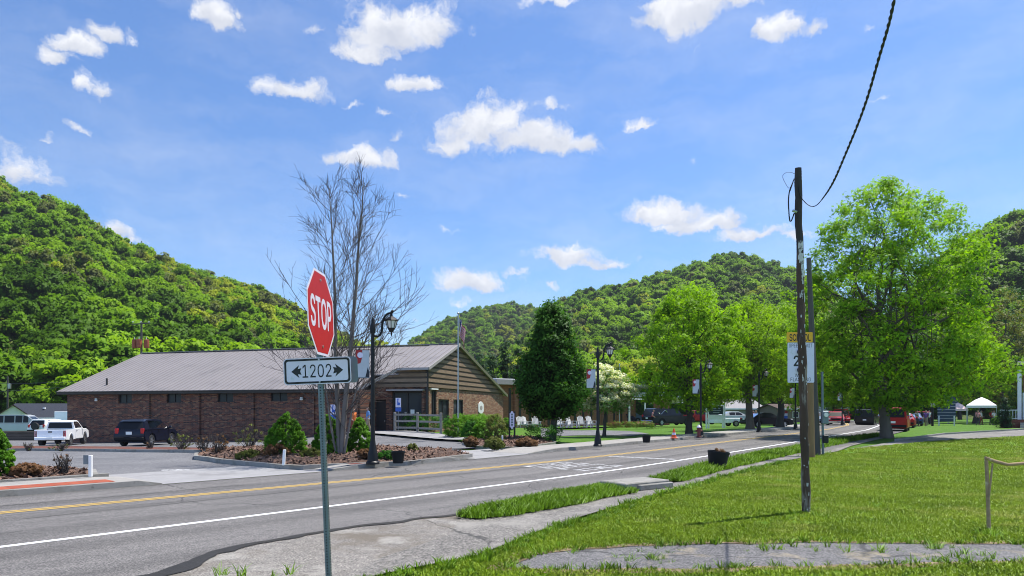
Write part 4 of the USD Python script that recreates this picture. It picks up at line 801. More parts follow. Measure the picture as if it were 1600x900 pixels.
arch = Polygon([(0, 0), (4.4, 0), (4.4, -1.2)] + [(4.15 - 3.1 * (1 - math.cos(t)) * .5, -1.2 + .75 * math.sin(t)) for t in np.linspace(0, math.pi / 2, 8)] + [(0, -.42)])
obj('porch_canopy', MB().prism(arch, 4.6, VERT((px0 - .6, .2, 3.85))), M['white_paint'], chapel)
obj('porch_roof', MB().box((px0 + 1.6, -2.1, 3.93), (4.8, 5.0, .12)), M['white_paint'], chapel)
for k in range(2): obj('porch_post', MB().box((18.4 + 3.2 * k, -3.6, 1.5), (.14, .14, 3.0)), M['white_paint'], chapel)
obj('porch_beam', MB().box((20.5, -3.6, 3.08), (6.6, .2, .2)), M['white_paint'], chapel)

# low buildings at the left rear
M['shingle_dark'] = mat('shingle_dark', (.035, .04, .055), .85, .25, 5, .01, 30)
M['shingle_brown'] = mat('shingle_brown', (.075, .048, .036), .85, .25, 5, .01, 30)
M['siding_orange'] = mat('siding_orange', (.30, .13, .06), .7, .12, 3)
def house(name, label, loc, rz, w, d, h, roof_h, wall_m, roof_m, over=.35, gable=True, windows=(), trim=None):
    """walls, pitched roof with ridge along x, windows on the -y face given as (x, z, width, height)"""
    t = thing(name, label, 'building', loc, rz)
    P = Polygon([(-w / 2, -.6), (w / 2, -.6), (w / 2, h), (-w / 2, h)])
    obj('wall', MB().box((0, 0, h / 2 - .3), (w, d, h + .6)), wall_m, t)
    g = Polygon([(-d / 2, h), (d / 2, h), (0, h + roof_h - .05)])
    for s in (-1, 1): obj('gable', MB().prism(g, .1, frame((s * (w / 2 - .05) - .05, 0, 0), (0, 1, 0), (0, 0, 1))), wall_m, t)
    r = MB(); k = roof_h / (d / 2)
    for s in (-1, 1):
        a = [(-w / 2 - over, s * (d / 2 + over), h - k * over), (w / 2 + over, s * (d / 2 + over), h - k * over), (w / 2 + over, 0, h + roof_h), (-w / 2 - over, 0, h + roof_h)]
        v = np.array([(x, y, z + .12) for x, y, z in a] + a); f = [[0, 1, 2, 3], [7, 6, 5, 4], [0, 4, 5, 1], [1, 5, 6, 2], [3, 7, 4, 0]]; r.add(v, f if s < 0 else [q[::-1] for q in f])
    rf = obj('roof', r, roof_m, t)
    obj('fascia', MB().box((0, -d / 2 - over - .03, h - k * over + .02), (w + 2 * over, .05, .2)), trim or M['white_paint'], t)
    for x, z, a, b in windows:
        q = obj('window', MB().box((x, -d / 2 - .03, z), (a + .16, .06, b + .16)), trim or M['white_paint'], t); obj('pane', MB().box((x, -d / 2 - .065, z), (a, .02, b)), M['glass_dark'], q)
    return t, rf
t, _ = house('gable_house', 'small white gabled building with orange-brown roof at the left edge', (X(2, 86), 88, -1), math.radians(127), 6, 4.2, 1.55, 1.75, M['white_paint'], M['shingle_brown'], windows=())
t, rf = house('dark_roofed_house', 'long low house with dark slate-blue roof behind the parked vans', (X(66, 92), 94, -1), .03, 9.5, 5, 1.8, 1.7, M['white_paint'], M['shingle_dark'], windows=((-2, .9, .8, .8), (2, .9, .8, .8)))
obj('roof_vent', MB().box((-.3, -1.2, 2.95), (.25, .25, .25)), M['white_paint'], rf)
t, rf = house('brown_roofed_house', 'brown shingled house with orange wall farthest back at the left', (X(90, 108), 111, -.8), 0, 9, 7, 3.0, 2.6, M['siding_orange'], M['shingle_brown'], windows=((2.5, 2.0, 1.2, 1.0),))
for x in (-1.6, 1.0): obj('roof_vent', MB().box((x, -1.2, 5.1), (.3, .3, .3)), M['white_paint'], rf)
# white and grey houses down the street
t, _ = house('white_house', 'tall white clapboard house far down the street beyond the red trucks', (X(1311, 125), 127, -.3), .3, 3.4, 4, 4.6, 1.6, M['white_paint'], M['shingle_dark'], windows=((-.8, 1.4, .6, 1.1), (.8, 1.4, .6, 1.1), (-.8, 3.6, .6, 1.1), (.8, 3.6, .6, 1.1)))
t, _ = house('porch_house', 'small pale blue and white porch house far down the street', (X(1331, 135), 137, -.3), .2, 2.6, 4, 2.3, 1.0, M['white_paint'], M['shingle_dark'], windows=((-.5, 1.2, .5, 1.2), (.5, 1.2, .5, 1.2)))
t, _ = house('brown_shed', 'plain brown low building behind the blue and red pole sign', (X(1240, 100), 103, -.2), .2, 5.5, 5, 2.1, .6, mat('shed_brown', (.16, .125, .10), .8, .1), M['shingle_brown'], windows=((0, 1.2, .8, .8),))
t, _ = house('grey_roofed_house', 'grey-roofed house seen between the maple trunks behind the white sign', (X(1154, 105), 108, -.2), .3, 7, 6, 2.2, 1.4, mat('wall_grey', (.25, .24, .23), .8, .1), mat('shingle_grey', (.26, .25, .25), .85, .15), windows=((-1.5, 1.2, .8, .9), (1.5, 1.2, .8, .9)))
# brick house at the right edge
RH = math.radians(-38)
M['brick_red'] = brick_mat('brick_red', (math.cos(RH), math.sin(RH)), [(0, (.12, .03, .022)), (.5, (.20, .05, .035)), (1, (.26, .08, .05))], (.2, .13, .1), .085, .26, streak=.4)
t = thing('brick_house', 'red brick house with white corner column at the right edge', 'building', (X(1591, 68), 68, -.05), RH)
obj('wall', MB().box((5.2, 3.4, 3.1), (9.6, 6, 6.4)), M['brick_red'], t)
obj('column', MB().box((.1, .15, 3.0), (.34, .34, 6.0), ch=.03), M['white_paint'], t); obj('cornice', MB().box((5.0, .3, 6.15), (10.4, 1.0, .35)), M['brick_red'], t)
obj('roof', slope(-.1, 10.5, -.3, 6.3, 3.4, 6.9, .1), M['shingle_dark'], t)
obj('door_frame', MB().box((1.0, .36, 1.9), (1.3, .1, 3.2)), M['white_paint'], t); obj('door', MB().box((1.0, .29, 1.8), (.95, .05, 2.9)), M['paint_navy'], t)
obj('porch', MB().box((.8, -1.0, .35), (4.4, 2.6, .9)), M['brick_red'], t)
for k in range(3): obj('step', MB().box((1.2, -2.5 - .3 * k, .22 - .15 * k), (2.0, .35, .6 - .15 * k)), M['concrete'], t)
r = obj('railing', MB().bar((-1.35, -2.2, 1.75), (.1, -2.2, 1.75), .07).bar((-1.35, -2.2, .9), (.1, -2.2, .9), .06).bar((-1.35, -2.2, 1.75), (-1.35, .2, 1.75), .07), M['white_paint'], t)
for k in range(7): obj('baluster', MB().box((-1.35 + .24 * k, -2.2, 1.3), (.045, .045, .9)), M['white_paint'], r)

# ------------------------------------------------------------------ stop sign and route plates
ppm = 173.0; SY = F / ppm
st = thing('stop_sign', 'red stop sign over black-and-white 1202 route plate on a perforated steel post', 'road sign', (X(515.5, SY), SY, -.03), 0, tilt=(0, -2.3, 0))
Rz = trimesh.transformations.rotation_matrix(math.radians(-1.5), [0, 0, 1])
def SO(name, mb, m, par=st): return obj(name, mb.xf(Rz), m, par)
zf = lambda py: Z(py, SY) + .03
post = SO('post', MB().box((0, 0, 1.5), (.047, .047, 3.03), ch=.005), M['galvanised'])
holes = MB()
for k in range(92):
    z = .1 + k * .0254
    if z < zf(604): 
        holes.tm(trimesh.creation.cylinder(.0062, .003, sections=10, transform=trimesh.transformations.rotation_matrix(math.pi / 2, [1, 0, 0]) @ np.eye(4)).apply_translation((0, -.0245, z)))
        holes.tm(trimesh.creation.cylinder(.0062, .003, sections=10, transform=trimesh.transformations.rotation_matrix(math.pi / 2, [0, 1, 0])).apply_translation((.0245, 0, z)))
tag(SO('perforation', holes, M['sign_black'], post), kind='stuff')
zs = (zf(423) + zf(556)) / 2; ro = .381 / math.cos(math.pi / 8)
octo = lambda r: Polygon([(r * math.cos(a), r * math.sin(a)) for a in np.arange(8) * math.pi / 4 + math.pi / 8])
SP = lambda x: frame((x, 0, zs), (0, 1, 0), (0, 0, 1))
pl = SO('stop_plate', MB().prism(octo(ro).buffer(-.012).buffer(.012), .003, SP(.026)), M['sign_white'])
SO('red_face', MB().prism(octo(ro - .024), .0008, SP(.029)), M['sign_red'], pl)
def letters(text, h, width=None, bold=True, track=1.0, d=.0008):
    m = meshkit.text_mesh(text, h, d, bold); b = m.bounds; s = (width / (b[1, 0] - b[0, 0])) if width else 1
    m.apply_translation((-(b[0, 0] + b[1, 0]) / 2, -h / 2, 0)); m.apply_scale((s, 1, 1)); return MB().tm(m)
SO('lettering', letters('STOP', .262, .60).xf(SP(.0299)), M['sign_white'], pl)
for dz in (.30, -.30): SO('bolt', MB().tm(trimesh.creation.cylinder(.011, .008, sections=10, transform=trimesh.transformations.rotation_matrix(math.pi / 2, [0, 1, 0])).apply_translation((.034, 0, zs + dz))), M['steel'], pl)
zr = (zf(559) + zf(599.5)) / 2; rw_, rh_ = .61, .238
rr = lambda w, h, r: shapely.box(-w / 2 + r, -h / 2 + r, w / 2 - r, h / 2 - r).buffer(r, 8)
RP = lambda y, x=0, z=0: frame((x - .02, y, zr + z), (1, 0, 0), (0, 0, 1))
SO('rear_route_plate', MB().prism(rr(rw_, rh_, .035), .003, RP(.040, .045, .004)), M['galvanised'])
pl = SO('route_plate', MB().prism(rr(rw_, rh_, .035), .003, RP(-.027)), M['sign_white'])
SO('border', MB().prism(rr(rw_ - .016, rh_ - .016, .03).difference(rr(rw_ - .052, rh_ - .052, .02)), .0008, RP(-.0301)), M['sign_black'], pl)
SO('lettering', letters('1202', .116, .262, False).xf(RP(-.0301, -.003)), M['sign_black'], pl)
for s in (-1, 1):
    ar = Polygon([(s * .235, 0), (s * .163, .058), (s * .176, .022), (s * .143, .03), (s * .155, 0), (s * .143, -.03), (s * .176, -.022), (s * .163, -.058)])
    SO('arrow', MB().prism(ar, .0008, RP(-.0301)), M['sign_black'], pl)
for dz in (.10, -.10): SO('bolt', MB().tm(trimesh.creation.cylinder(.008, .008, sections=10, transform=trimesh.transformations.rotation_matrix(math.pi / 2, [1, 0, 0])).apply_translation((0, -.034, zr + dz))), M['steel'], pl)

# ------------------------------------------------------------------ poles and their wires
M['pole_dark'] = mat('pole_dark', (.065, .037, .023), .85, .45, 6, .012, 20, stretch=(1, 1, .18), patch=[((.30, .26, .21), .40, 5.0)])
M['pole_top'] = mat('pole_top', (.032, .026, .022), .85, .35, 8, .01, 20, stretch=(1, 1, .15))
M['pole_grey'] = mat('pole_grey', (.075, .068, .058), .9, .35, 5, .012, 20, stretch=(1, 1, .15))
M['wood_tan'] = mat('wood_tan', (.20, .115, .05), .8, .25, 6, .006, 25, stretch=(1, 1, .15))
M['wood_grey'] = mat('wood_grey', (.24, .215, .19), .85, .25, 8, .006, 30, patch=[((.12, .09, .07), .4, 6)])
M['peel'] = mat('peel', (.50, .48, .44), .8, .15, 8, .004, 30, patch=[((.06, .035, .025), .44, 14)])
PY = F * EYE / (808 - HOR - 3)
pole = thing('wooden_pole', 'dark leaning broken-off wooden pole with peeling white paint in the lawn', 'pole', (X(1260, PY), PY, .0))
def pol(py): t = (808 - py) / (808 - 263); return np.array([X(1260 - 13.5 * t, PY) - X(1260, PY), 0, Z(py, PY)])
zz = np.linspace(812, 263, 26); rad = np.interp(zz, [263, 380, 600, 812], [.056, .058, .066, .068]) * (1 + .05 * np.random.default_rng(4).normal(size=26))
pts = np.array([pol(y) for y in zz]); pts[:, :2] += .006 * np.random.default_rng(5).normal(size=(26, 2))
lo = obj('shaft', MB().tube(pts[zz > 378], rad[zz > 378], 14), M['pole_dark'], pole, 50)
i0 = np.argmax(zz <= 378) - 1; obj('upper_shaft', MB().tube(pts[i0:], rad[i0:], 14), M['pole_top'], pole, 50)
rp = np.random.default_rng(8)
flk = [(rp.uniform(380, 470) if k < 16 else rp.uniform(440, 600) if k < 30 else rp.uniform(560, 800), rp.uniform(-2.3, -.6), rp.uniform(.04, .20) if k < 16 else rp.uniform(.02, .09), rp.uniform(.008, .04) if k < 16 else rp.uniform(.004, .014)) for k in range(52)] + [(384, -1.7, .20, .05), (404, -1.45, .24, .055), (425, -1.2, .16, .035)]
for py, a, h, w in flk:
    c = pol(py); r = np.interp(py, [263, 600, 812], [.058, .069, .070]); m = MB(); nn_ = 6
    ang = a + np.linspace(-1, 1, nn_) * w / r * .8; top = h / 2 * (1 - .5 * rp.random(nn_)); bot = -h / 2 * (1 - .5 * rp.random(nn_))
    v = [(c[0] + (r + .003) * math.cos(t), (r + .003) * math.sin(t), c[2] + z) for t, z in zip(ang, bot)] + [(c[0] + (r + .003) * math.cos(t), (r + .003) * math.sin(t), c[2] + z) for t, z in zip(ang, top)]
    i = np.arange(nn_ - 1); m.add(v, np.column_stack([i, i + 1, nn_ + i + 1, nn_ + i])); obj('paint_flake', m, M['peel'], pole)
obj('wire_hook', MB().tube([pol(332) + (-.05, -.03, 0), pol(332) + (-.12, -.04, .02)], .022, 8), M['steel'], pole)
cab = thing('hanging_cable', 'thick twisted dark cable sagging from the sky to the broken pole', 'cable', (0, 0, 0))
cp = [(1247.5, 292, PY - .06), (1256, 314, PY - .1), (1268, 322.5, PY - .2), (1284, 312, PY - .5), (1300, 288, PY - 1.0), (1318, 248, PY - 1.7), (1336, 205, PY - 2.3), (1356, 150, PY - 3.0), (1374, 88, PY - 3.7), (1388, 40, PY - 4.2), (1397, 0, PY - 4.6), (1420, -110, PY - 5.4)]
c3 = np.array([(X(a, y), y, Z(b, y)) for a, b, y in cp])
from scipy.interpolate import CubicSpline
tk = np.r_[0, np.cumsum(np.linalg.norm(np.diff(c3, axis=0), axis=1))]; cs = CubicSpline(tk, c3)
t0 = np.linspace(0, tk[-1], 420); cc = cs(t0); tw = np.clip((t0 - tk[3]) * 2, 0, 1) * .0075
tan = cs(t0, 1); tan /= np.linalg.norm(tan, axis=1, keepdims=True); aa = np.cross(tan, [0, 1, 0]); aa /= np.linalg.norm(aa, axis=1, keepdims=True); bb = np.cross(tan, aa)
M['cable'] = mat('cable', (.02, .022, .03), .6, .2, 30)
for ph in (0, math.pi):
    obj('strand', MB().tube(cc + (aa * np.cos(t0 * 26 + ph)[:, None] + bb * np.sin(t0 * 26 + ph)[:, None]) * tw[:, None], np.where(t0 < tk[3], .007, .0105), 6), M['cable'], cab, True)
lp = thing('wire_loop', 'frayed wire loop with dark insulator dangling beside the top of the broken pole', 'wire', (0, 0, 0))
wl3 = lambda q, dy=0: np.array([(X(a, PY - .08), PY - .08 + dy, Z(b, PY - .08)) for a, b in q])
obj('loop', MB().tube(CubicSpline(range(9), wl3([(1246, 276), (1238, 270), (1228, 270), (1223, 276), (1227, 286), (1233, 294), (1238, 286), (1243, 277), (1247, 275)]))(np.linspace(0, 8, 50)), .0035, 5), M['cable'], lp, True)
obj('tail', MB().tube(CubicSpline(range(5), wl3([(1234, 298), (1232, 316), (1233, 336), (1235, 346), (1241, 333)]))(np.linspace(0, 4, 24)), .010, 6), M['cable'], lp, True)
obj('insulator', MB().tube(wl3([(1241, 279), (1234, 298)]), [.008, .014], 8), M['pole_top'], lp)

b = GH(1272, 711); gp = thing('utility_pole', 'grey weathered utility pole leaning behind the school speed sign', 'pole', b)
gt = np.array([X(1263.5, b[1]) - b[0], 0, Z(403, b[1]) - b[2]]); tt_ = np.linspace(0, 1, 14)[:, None]
obj('shaft', MB().tube(gt * tt_ + np.array([.12, 0, -.1]) * (1 - tt_), np.linspace(.14, .085, 14), 16), M['pole_grey'], gp, 50)
obj('conduit', MB().tube([(.30, -.1, -.1), (.26, -.1, 3.2)], .045, 8), M['galvanised'], gp)
mbx = obj('meter_box', MB().box((.34, -.16, 1.45), (.24, .16, .5), ch=.02), M['galvanised'], gp); obj('dial', MB().tm(trimesh.creation.cylinder(.08, .05, transform=trimesh.transformations.rotation_matrix(math.pi / 2, [1, 0, 0])).apply_translation((.34, -.26, 1.55))), M['lamp_glass'], mbx)
obj('lower_box', MB().box((.36, -.16, .62), (.2, .16, .3), ch=.02), M['black_metal'], gp)
b = GH(1268, 716.5); sp = thing('school_sign', 'yellow and white SCHOOL speed limit sign on a brown wooden post behind the dark pole', 'road sign', b)
Ys = b[1]; zq = lambda py: Z(py, Ys - .1) - b[2]; xq = lambda px: X(px, Ys - .1) - b[0]
obj('post', MB().tube([(X(1268.5, Ys) - b[0], 0, -.1), (X(1264, Ys) - b[0], 0, zq(520))], [.115, .10], 12), M['wood_tan'], sp, 50)
def plate(x0, x1, z0, z1, y, m, name, par): return obj(name, MB().prism(affinity.translate(rr(x1 - x0, z1 - z0, .04), (x0 + x1) / 2, (z0 + z1) / 2), .004, VERT((0, y, 0))), m, par)
x0, x1 = xq(1230), xq(1271.5)
p1 = plate(x0 - .03, x1 - .05, zq(535), zq(519), -.13, M['sign_yellow'], 'school_plate', sp)
p2 = plate(x0, x1, zq(598), zq(535.6), -.13, M['sign_white'], 'limit_plate', sp)
cx_ = (x0 + x1) / 2
def put(text, h, w, px, py, par, bold=True): obj('lettering', letters(text, h, w, bold).xf(frame((xq(px) if px else cx_, -.1341, zq(py)), (1, 0, 0), (0, 0, 1))), M['sign_black'], par)
put('SCHOOL', .23, (x1 - x0) * .80, 1249.5, 527.5, p1)
put('SPEED LIMIT', .13, (x1 - x0) * .88, 1250.5, 540, p2, False); put('25', .36, .47, 1249.8, 564, p2); put('WHEN', .12, .42, 1250.5, 586.5, p2, False); put('FLASHING', .13, .72, 1250.5, 593, p2, False)
for py in (550, 578):
    q = obj('beacon', MB().tm(trimesh.creation.cylinder(.11, .06, sections=20, transform=trimesh.transformations.rotation_matrix(math.pi / 2, [1, 0, 0])).apply_translation((xq(1249.5), -.165, zq(py)))), M['sign_black'], p2)
# wooden stake rail at the right
b = GH(1546, 832); sr_ = thing('stake_rail', 'rough stick rail on a thin leaning wooden stake in the lawn', 'fence', b)
q = lambda px, py, dy=0: np.array([X(px, b[1] + dy) - b[0], dy, Z(py, b[1] + dy) - b[2]])
M['stick'] = mat('stick', (.30, .20, .11), .8, .3, 14, .004, 40, patch=[((.45, .36, .24), .4, 9)])
obj('stake', MB().tube([q(1545.5, 836), q(1543.5, 775), q(1541, 716)], [.026, .024, .022], 8), M['stick'], sr_, 50)
obj('prop', MB().tube([q(1545, 780, -.03), q(1551, 724, -.03)], .012, 6), M['stick'], sr_, 50)
obj('rail', MB().tube([q(1539, 715, -.02), q(1555, 721, -.02), q(1575, 726, -.02), q(1600, 724, -.02), q(1640, 719, -.02)], [.02, .025, .022, .024, .02], 8), M['stick'], sr_, 50)
# concrete step slab in the verge
b = GH(1014, 764); stp = thing('step_slab', 'weathered concrete step slab between verge and path', 'step', b, math.radians(37))
obj('slab', MB().box((0, .42, .06), (1.45, .8, .2), ch=.02), M['concrete_old'], stp); obj('cheek', MB().box((.2, -.02, .05), (1.1, .1, .12), ch=.015), M['concrete_old'], stp)

# transformer pole, far pole and their wires
Yt = 82; tp = thing('transformer_pole', 'utility pole with three rusty transformers rising behind the metal roof', 'pole', (X(221, Yt), Yt, -.9))
zt_ = lambda py: Z(py, Yt) + .9
obj('shaft', MB().tube([(0, 0, -.3), (0, 0, zt_(503))], [.17, .12], 10), M['pole_grey'], tp)
obj('crossarm', MB().bar((-1.1, -.12, zt_(507)), (1.1, -.12, zt_(505)), .12, .14), M['pole_grey'], tp)
M['rust'] = mat('rust', (.28, .07, .035), .7, .25, 4)
for k, (dx, dy) in enumerate(((-.72, -.2), (0, -.5), (.72, -.2))):
    q = obj('transformer', MB().lathe([(0, -.55), (.27, -.55), (.30, -.5), (.30, .4), (.22, .5), (0, .52)], 14, (dx, dy, zt_(537))), M['rust'], tp, 40); obj('bushing', MB().lathe([(0, 0), (.05, 0), (.06, .1), (.03, .3), (0, .3)], 8, (dx, dy, zt_(537) + .5)), M['lamp_glass'], q)
    obj('insulator', MB().lathe([(0, 0), (.05, 0), (.07, .08), (.04, .2), (0, .2)], 8, (dx * 1.35, -.12, zt_(505) + .05)), M['lamp_glass'], tp)
Yl = 97; fp = thing('far_pole', 'thin wooden utility pole with pale transformer can at the left edge', 'pole', (X(12, Yl), Yl, -.95))
obj('shaft', MB().tube([(0, 0, -.3), (0, 0, Z(588, Yl) + .95)], [.15, .11], 8), M['pole_grey'], fp); obj('transformer', MB().lathe([(0, -.4), (.22, -.4), (.24, .35), (0, .42)], 12, (.32, -.1, Z(603, Yl) + .95)), M['steel'], fp, 40)
def wire(a, b, sag, label, r=.03):
    t = np.linspace(0, 1, 24)[:, None]; p = np.array(a) * (1 - t) + np.array(b) * t; p[:, 2] -= sag * 4 * (t * (1 - t))[:, 0]
    tag(obj('overhead_wire', MB().tube(p, r, 5), M['cable'], None, True), label, 'wire')
wire((X(-120, 99), 99, Z(596, 99)), (X(221, Yt), Yt - .2, Z(590, Yt)), .5, 'upper overhead wire running in front of the left hillside to the transformer pole')
wire((X(-120, 99), 99, Z(612, 99)), (X(140, 84), 84, Z(601, 84)), .4, 'lower overhead wire sagging over the dark slate-blue roof')

# ------------------------------------------------------------------ street lamps with banners
M['banner_white'] = mat('banner_white', (.44, .47, .49), .8, .06, 6); M['banner_red'] = mat('banner_red', (.32, .03, .03), .8, .08, 6)
def lamp(loc, rz, label):
    t = thing('street_lamp', label, 'street lamp', loc, rz, 'black lantern lamps along the far pavement')
    obj('base', MB().lathe([(0, 0), (.2, 0), (.2, .06), (.16, .10), (.15, .3), (.11, .42), (.085, .62), (.075, .7), (0, .7)], 16), M['black_metal'], t, 35)
    obj('post', MB().tube([(0, 0, .65), (0, 0, 4.25)], [.065, .05], 12), M['black_metal'], t, 40)
    obj('collar', MB().lathe([(0, -.14), (.08, -.14), (.09, 0), (.08, .12), (.045, .18), (.05, .25), (.03, .33), (0, .36)], 12, (0, 0, 4.05)), M['black_metal'], t, 40)
    q = np.array([(0.03, 0, 3.86), (.16, 0, 3.83), (.25, 0, 3.95), (.28, 0, 4.18), (.34, 0, 4.40), (.46, 0, 4.52), (.56, 0, 4.50)]); q = CubicSpline(range(7), q)(np.linspace(0, 6, 26))
    obj('arm', MB().tube(q, .034, 8).sphere((.58, 0, 4.58), .05, 1).sphere((.28, 0, 4.25), .05, 1), M['black_metal'], t, True)
    l = obj('lantern', MB().lathe([(0, .18), (.03, .17), (.05, .08), (.20, -.02), (.22, -.05), (.20, -.07), (0, -.07)], 8, (.55, 0, 4.36)).lathe([(0, -.42), (.05, -.40), (.11, -.30), (.12, -.28), (.0, -.28)], 8, (.55, 0, 4.36)).lathe([(0, -.52), (.02, -.5), (.03, -.42), (0, -.42)], 8, (.55, 0, 4.36)), M['black_metal'], t)
    obj('glass', MB().lathe([(0, -.28), (.11, -.28), (.17, -.07), (0, -.07)], 8, (.55, 0, 4.36)), M['lamp_glass'], l)
    bars = MB()
    for k in range(8): a = k * math.pi / 4; bars.bar((.55 + .118 * math.cos(a), .118 * math.sin(a), 4.08), (.55 + .178 * math.cos(a), .178 * math.sin(a), 4.29), .018)
    obj('lantern_bar', bars, M['black_metal'], l)
    for z in (3.42, 2.58): obj('banner_arm', MB().tube([(0, 0, z), (-.52, 0, z)], .012, 6), M['black_metal'], t)
    b = obj('banner', MB().box((-.30, 0, 3.0), (.40, .008, .82)), M['banner_white'], t)
    obj('red_panel', MB().prism([(-.499, 2.98), (-.499, 3.409), (-.31, 3.409), (-.31, 3.2), (-.36, 3.02)], .002, VERT((0, -.0041, 0))), M['banner_red'], b)
    obj('disc', MB().prism(Point(-.37, 3.26).buffer(.085), .002, VERT((0, -.0062, 0))), M['sign_white'], b)
    obj('figure', MB().prism([(-.22, 2.60), (-.10, 2.60), (-.115, 2.80), (-.15, 2.90), (-.18, 2.76)], .002, VERT((0, -.0041, 0))), M['paint_navy'], b)
    return t
LP = [(582.5, 725, 'first black street lamp, beside the shrub island in front of the brick hall'), (934, 697.5, 'black street lamp in front of the white-flowering dogwood'), (1095, 683, 'black street lamp beside the fire hydrant, under the near maple'), (1186, 675, 'black street lamp in front of the parked black car'), (1243, 671, 'black street lamp just left of the school speed sign'), (1316, 664.5, 'farthest black street lamp, beside the red pickup facing the camera')]
lamp0 = None
for px, py, lab in LP:
    b = G(px, py, .12)
    if lamp0 is None: lamp0 = lamp(b, .12, lab)
    else: dup(lamp0, b, .12, lab)

# planters
M['soil'] = mat('soil', (.09, .06, .04), .95, .4, 20, .02, 40)
def planter(loc, w, h, label, dry, rz=0.0, tilt=None):
    t = thing('planter_pot', label, 'planter', loc, rz, tilt=tilt); r0, r1 = w * .37, w * .5
    obj('pot', MB().lathe([(0, 0), (r0, 0), (r1 * .96, h * .86), (r1, h * .86), (r1, h), (r1 * .9, h), (r1 * .86, h * .88), (0, h * .88)], 22), M['dark_plastic'], t, 35)
    obj('soil', MB().lathe([(0, h * .97), (r1 * .5, h * .95), (r1 * .85, h * .885), (0, h * .885)], 16), M['soil'], t, True)
    if dry:
        rg = np.random.default_rng(2); lv = leaves(rg, profile_points(rg, [(0, .8), (1, .3)], 14, .5) * (r1 * .75, r1 * .75, .08) + (0, 0, h), .05, 14, .05); obj('dry_plant', lv, L_['brown'], t)
    return t
planter(GH(1120, 732), .64, .52, 'tipped black planter pot on the verge beside the white edge line', True, tilt=(2, 6, 0))
planter(G(622, 723.5, .12), .42, .36, 'black planter pot beside the first street lamp', False)
planter(G(1010, 691.5, .12), .44, .36, 'black planter pot on the far kerb by the dogwood lawn', False)
# traffic cone and hydrant
b = G(1053, 685, .12); t = thing('traffic_cone', 'orange traffic cone standing at the far kerb', 'cone', b); M['cone'] = mat('cone', (.72, .09, .02), .5, .05)
obj('cone', MB().lathe([(0, .03), (.15, .03), (.035, .56), (0, .56)], 18), M['cone'], t, 35); obj('base', MB().box((0, 0, .02), (.36, .36, .04), ch=.01), M['cone'], t); obj('collar', MB().lathe([(.118, .2), (.121, .2), (.092, .33), (.089, .33)], 18), M['sign_white'], t)
b = G(1092, 683.5, .12); t = thing('fire_hydrant', 'dark red fire hydrant with white cap beside the third street lamp', 'hydrant', b); M['hyd'] = mat('hydrant_red', (.14, .03, .025), .55, .2)
obj('barrel', MB().lathe([(0, 0), (.15, 0), (.15, .05), (.10, .07), (.10, .5), (.13, .52), (.13, .56), (0, .56)], 16), M['hyd'], t, 35); obj('cap', MB().lathe([(.13, .56), (.12, .64), (.06, .70), (.03, .71), (.03, .76), (0, .76)], 16), M['sign_white'], t, 35)
for s in (-1, 1): obj('nozzle', MB().tube([(s * .08, 0, .4), (s * .19, 0, .4)], .05, 10), M['hyd'], t)
# white marker posts
def marker(px, py, z, h, label, box=None, lean=0.0, at=None):
    b = G(px, py, z) if at is None else at; t = thing('marker_post', label, 'post', b, tilt=(0, lean, 0))
    obj('post', MB().box((0, 0, h / 2), (.075, .075, h), ch=.01), M['white_paint'], t)
    if box: obj('plate', MB().box((-box[0] / 2 - .05, 0, h - box[1] / 2), (box[0], .03, box[1]), ch=.005), M['galvanised'], t)
    return t
marker(141.5, 745, .14, .52, 'white marker post with grey plate in the roadside bed', (.12, .22))
marker(443, 727, .12, .46, 'white marker post with white flap in front of the first round spruce', None, 4)
marker(785, 693, .1, .40, 'short white marker post at the end of the corner bed', None, 0)
# flagpole
M['flag_red'] = mat('flag_red', (.42, .03, .035), .8, .08, 6); M['flag_white'] = mat('flag_white', (.66, .62, .62), .8, .05, 6); M['flag_blue'] = mat('flag_blue', (.025, .03, .11), .8, .1, 6)
def flagpole(loc, H, label, rz=0.0):
    t = thing('flagpole', label, 'flagpole', loc, rz)
    obj('pole', MB().tube([(0, 0, 0), (0, 0, H)], [.055, .035], 12), M['steel'], t, 40); obj('ball', MB().sphere((0, 0, H + .06), .07, 2), M['steel'], t, True); obj('footing', MB().lathe([(0, 0), (.2, 0), (.16, .07), (.07, .12), (0, .12)], 16), M['concrete'], t)
    fl = None; LN, W_f = 1.5, .95
    def S(u, v):    # limp cloth: u along the fly, v down the hoist
        return np.stack([.05 + .36 * u ** .8 + .05 * np.sin(u * 9 + v * 3), .10 * np.sin(u * 14 + v * 2) * (.3 + u), H - .25 - v * W_f - u * .62 * LN * (.75 + .25 * v)], -1)
    def patch(u0, u1, v0, v1, nu):
        u, v = np.meshgrid(np.linspace(u0, u1, nu), [v0, v1]); p = S(u, v).reshape(-1, 3); i = np.arange(nu - 1); return p, np.column_stack([i, i + 1, nu + i + 1, nu + i])
    fl = obj('flag', MB().add(*patch(0, .02, 0, 1, 2)), M['flag_white'], t)
    for k in range(13): u0 = .4 if k < 7 else .02; obj('stripe', MB().add(*patch(u0, 1, k / 13, (k + 1) / 13, 22)), M['flag_red'] if k % 2 == 0 else M['flag_white'], fl)
    obj('canton', MB().add(*patch(.02, .4, 0, 7 / 13, 12)), M['flag_blue'], fl)
    stars = MB()
    for r in range(9):
        for c in range(6 - r % 2):
            u, v = .05 + (c + .5 * (r % 2)) * .06, (r + .7) / 9 * 7 / 13; p = S(np.array(u), np.array(v)) + (0, -.004, 0); stars.add([p + (-.014, 0, -.014), p + (.014, 0, -.014), p + (.014, 0, .014), p + (-.014, 0, .014)], [[0, 1, 2, 3]])
    tag(obj('star', stars, M['flag_white'], fl), kind='stuff')
b = GH(716, 685); flagpole(b, Z(491, b[1]) - b[2], 'tall steel flagpole with limp striped flag in front of the planked gable')
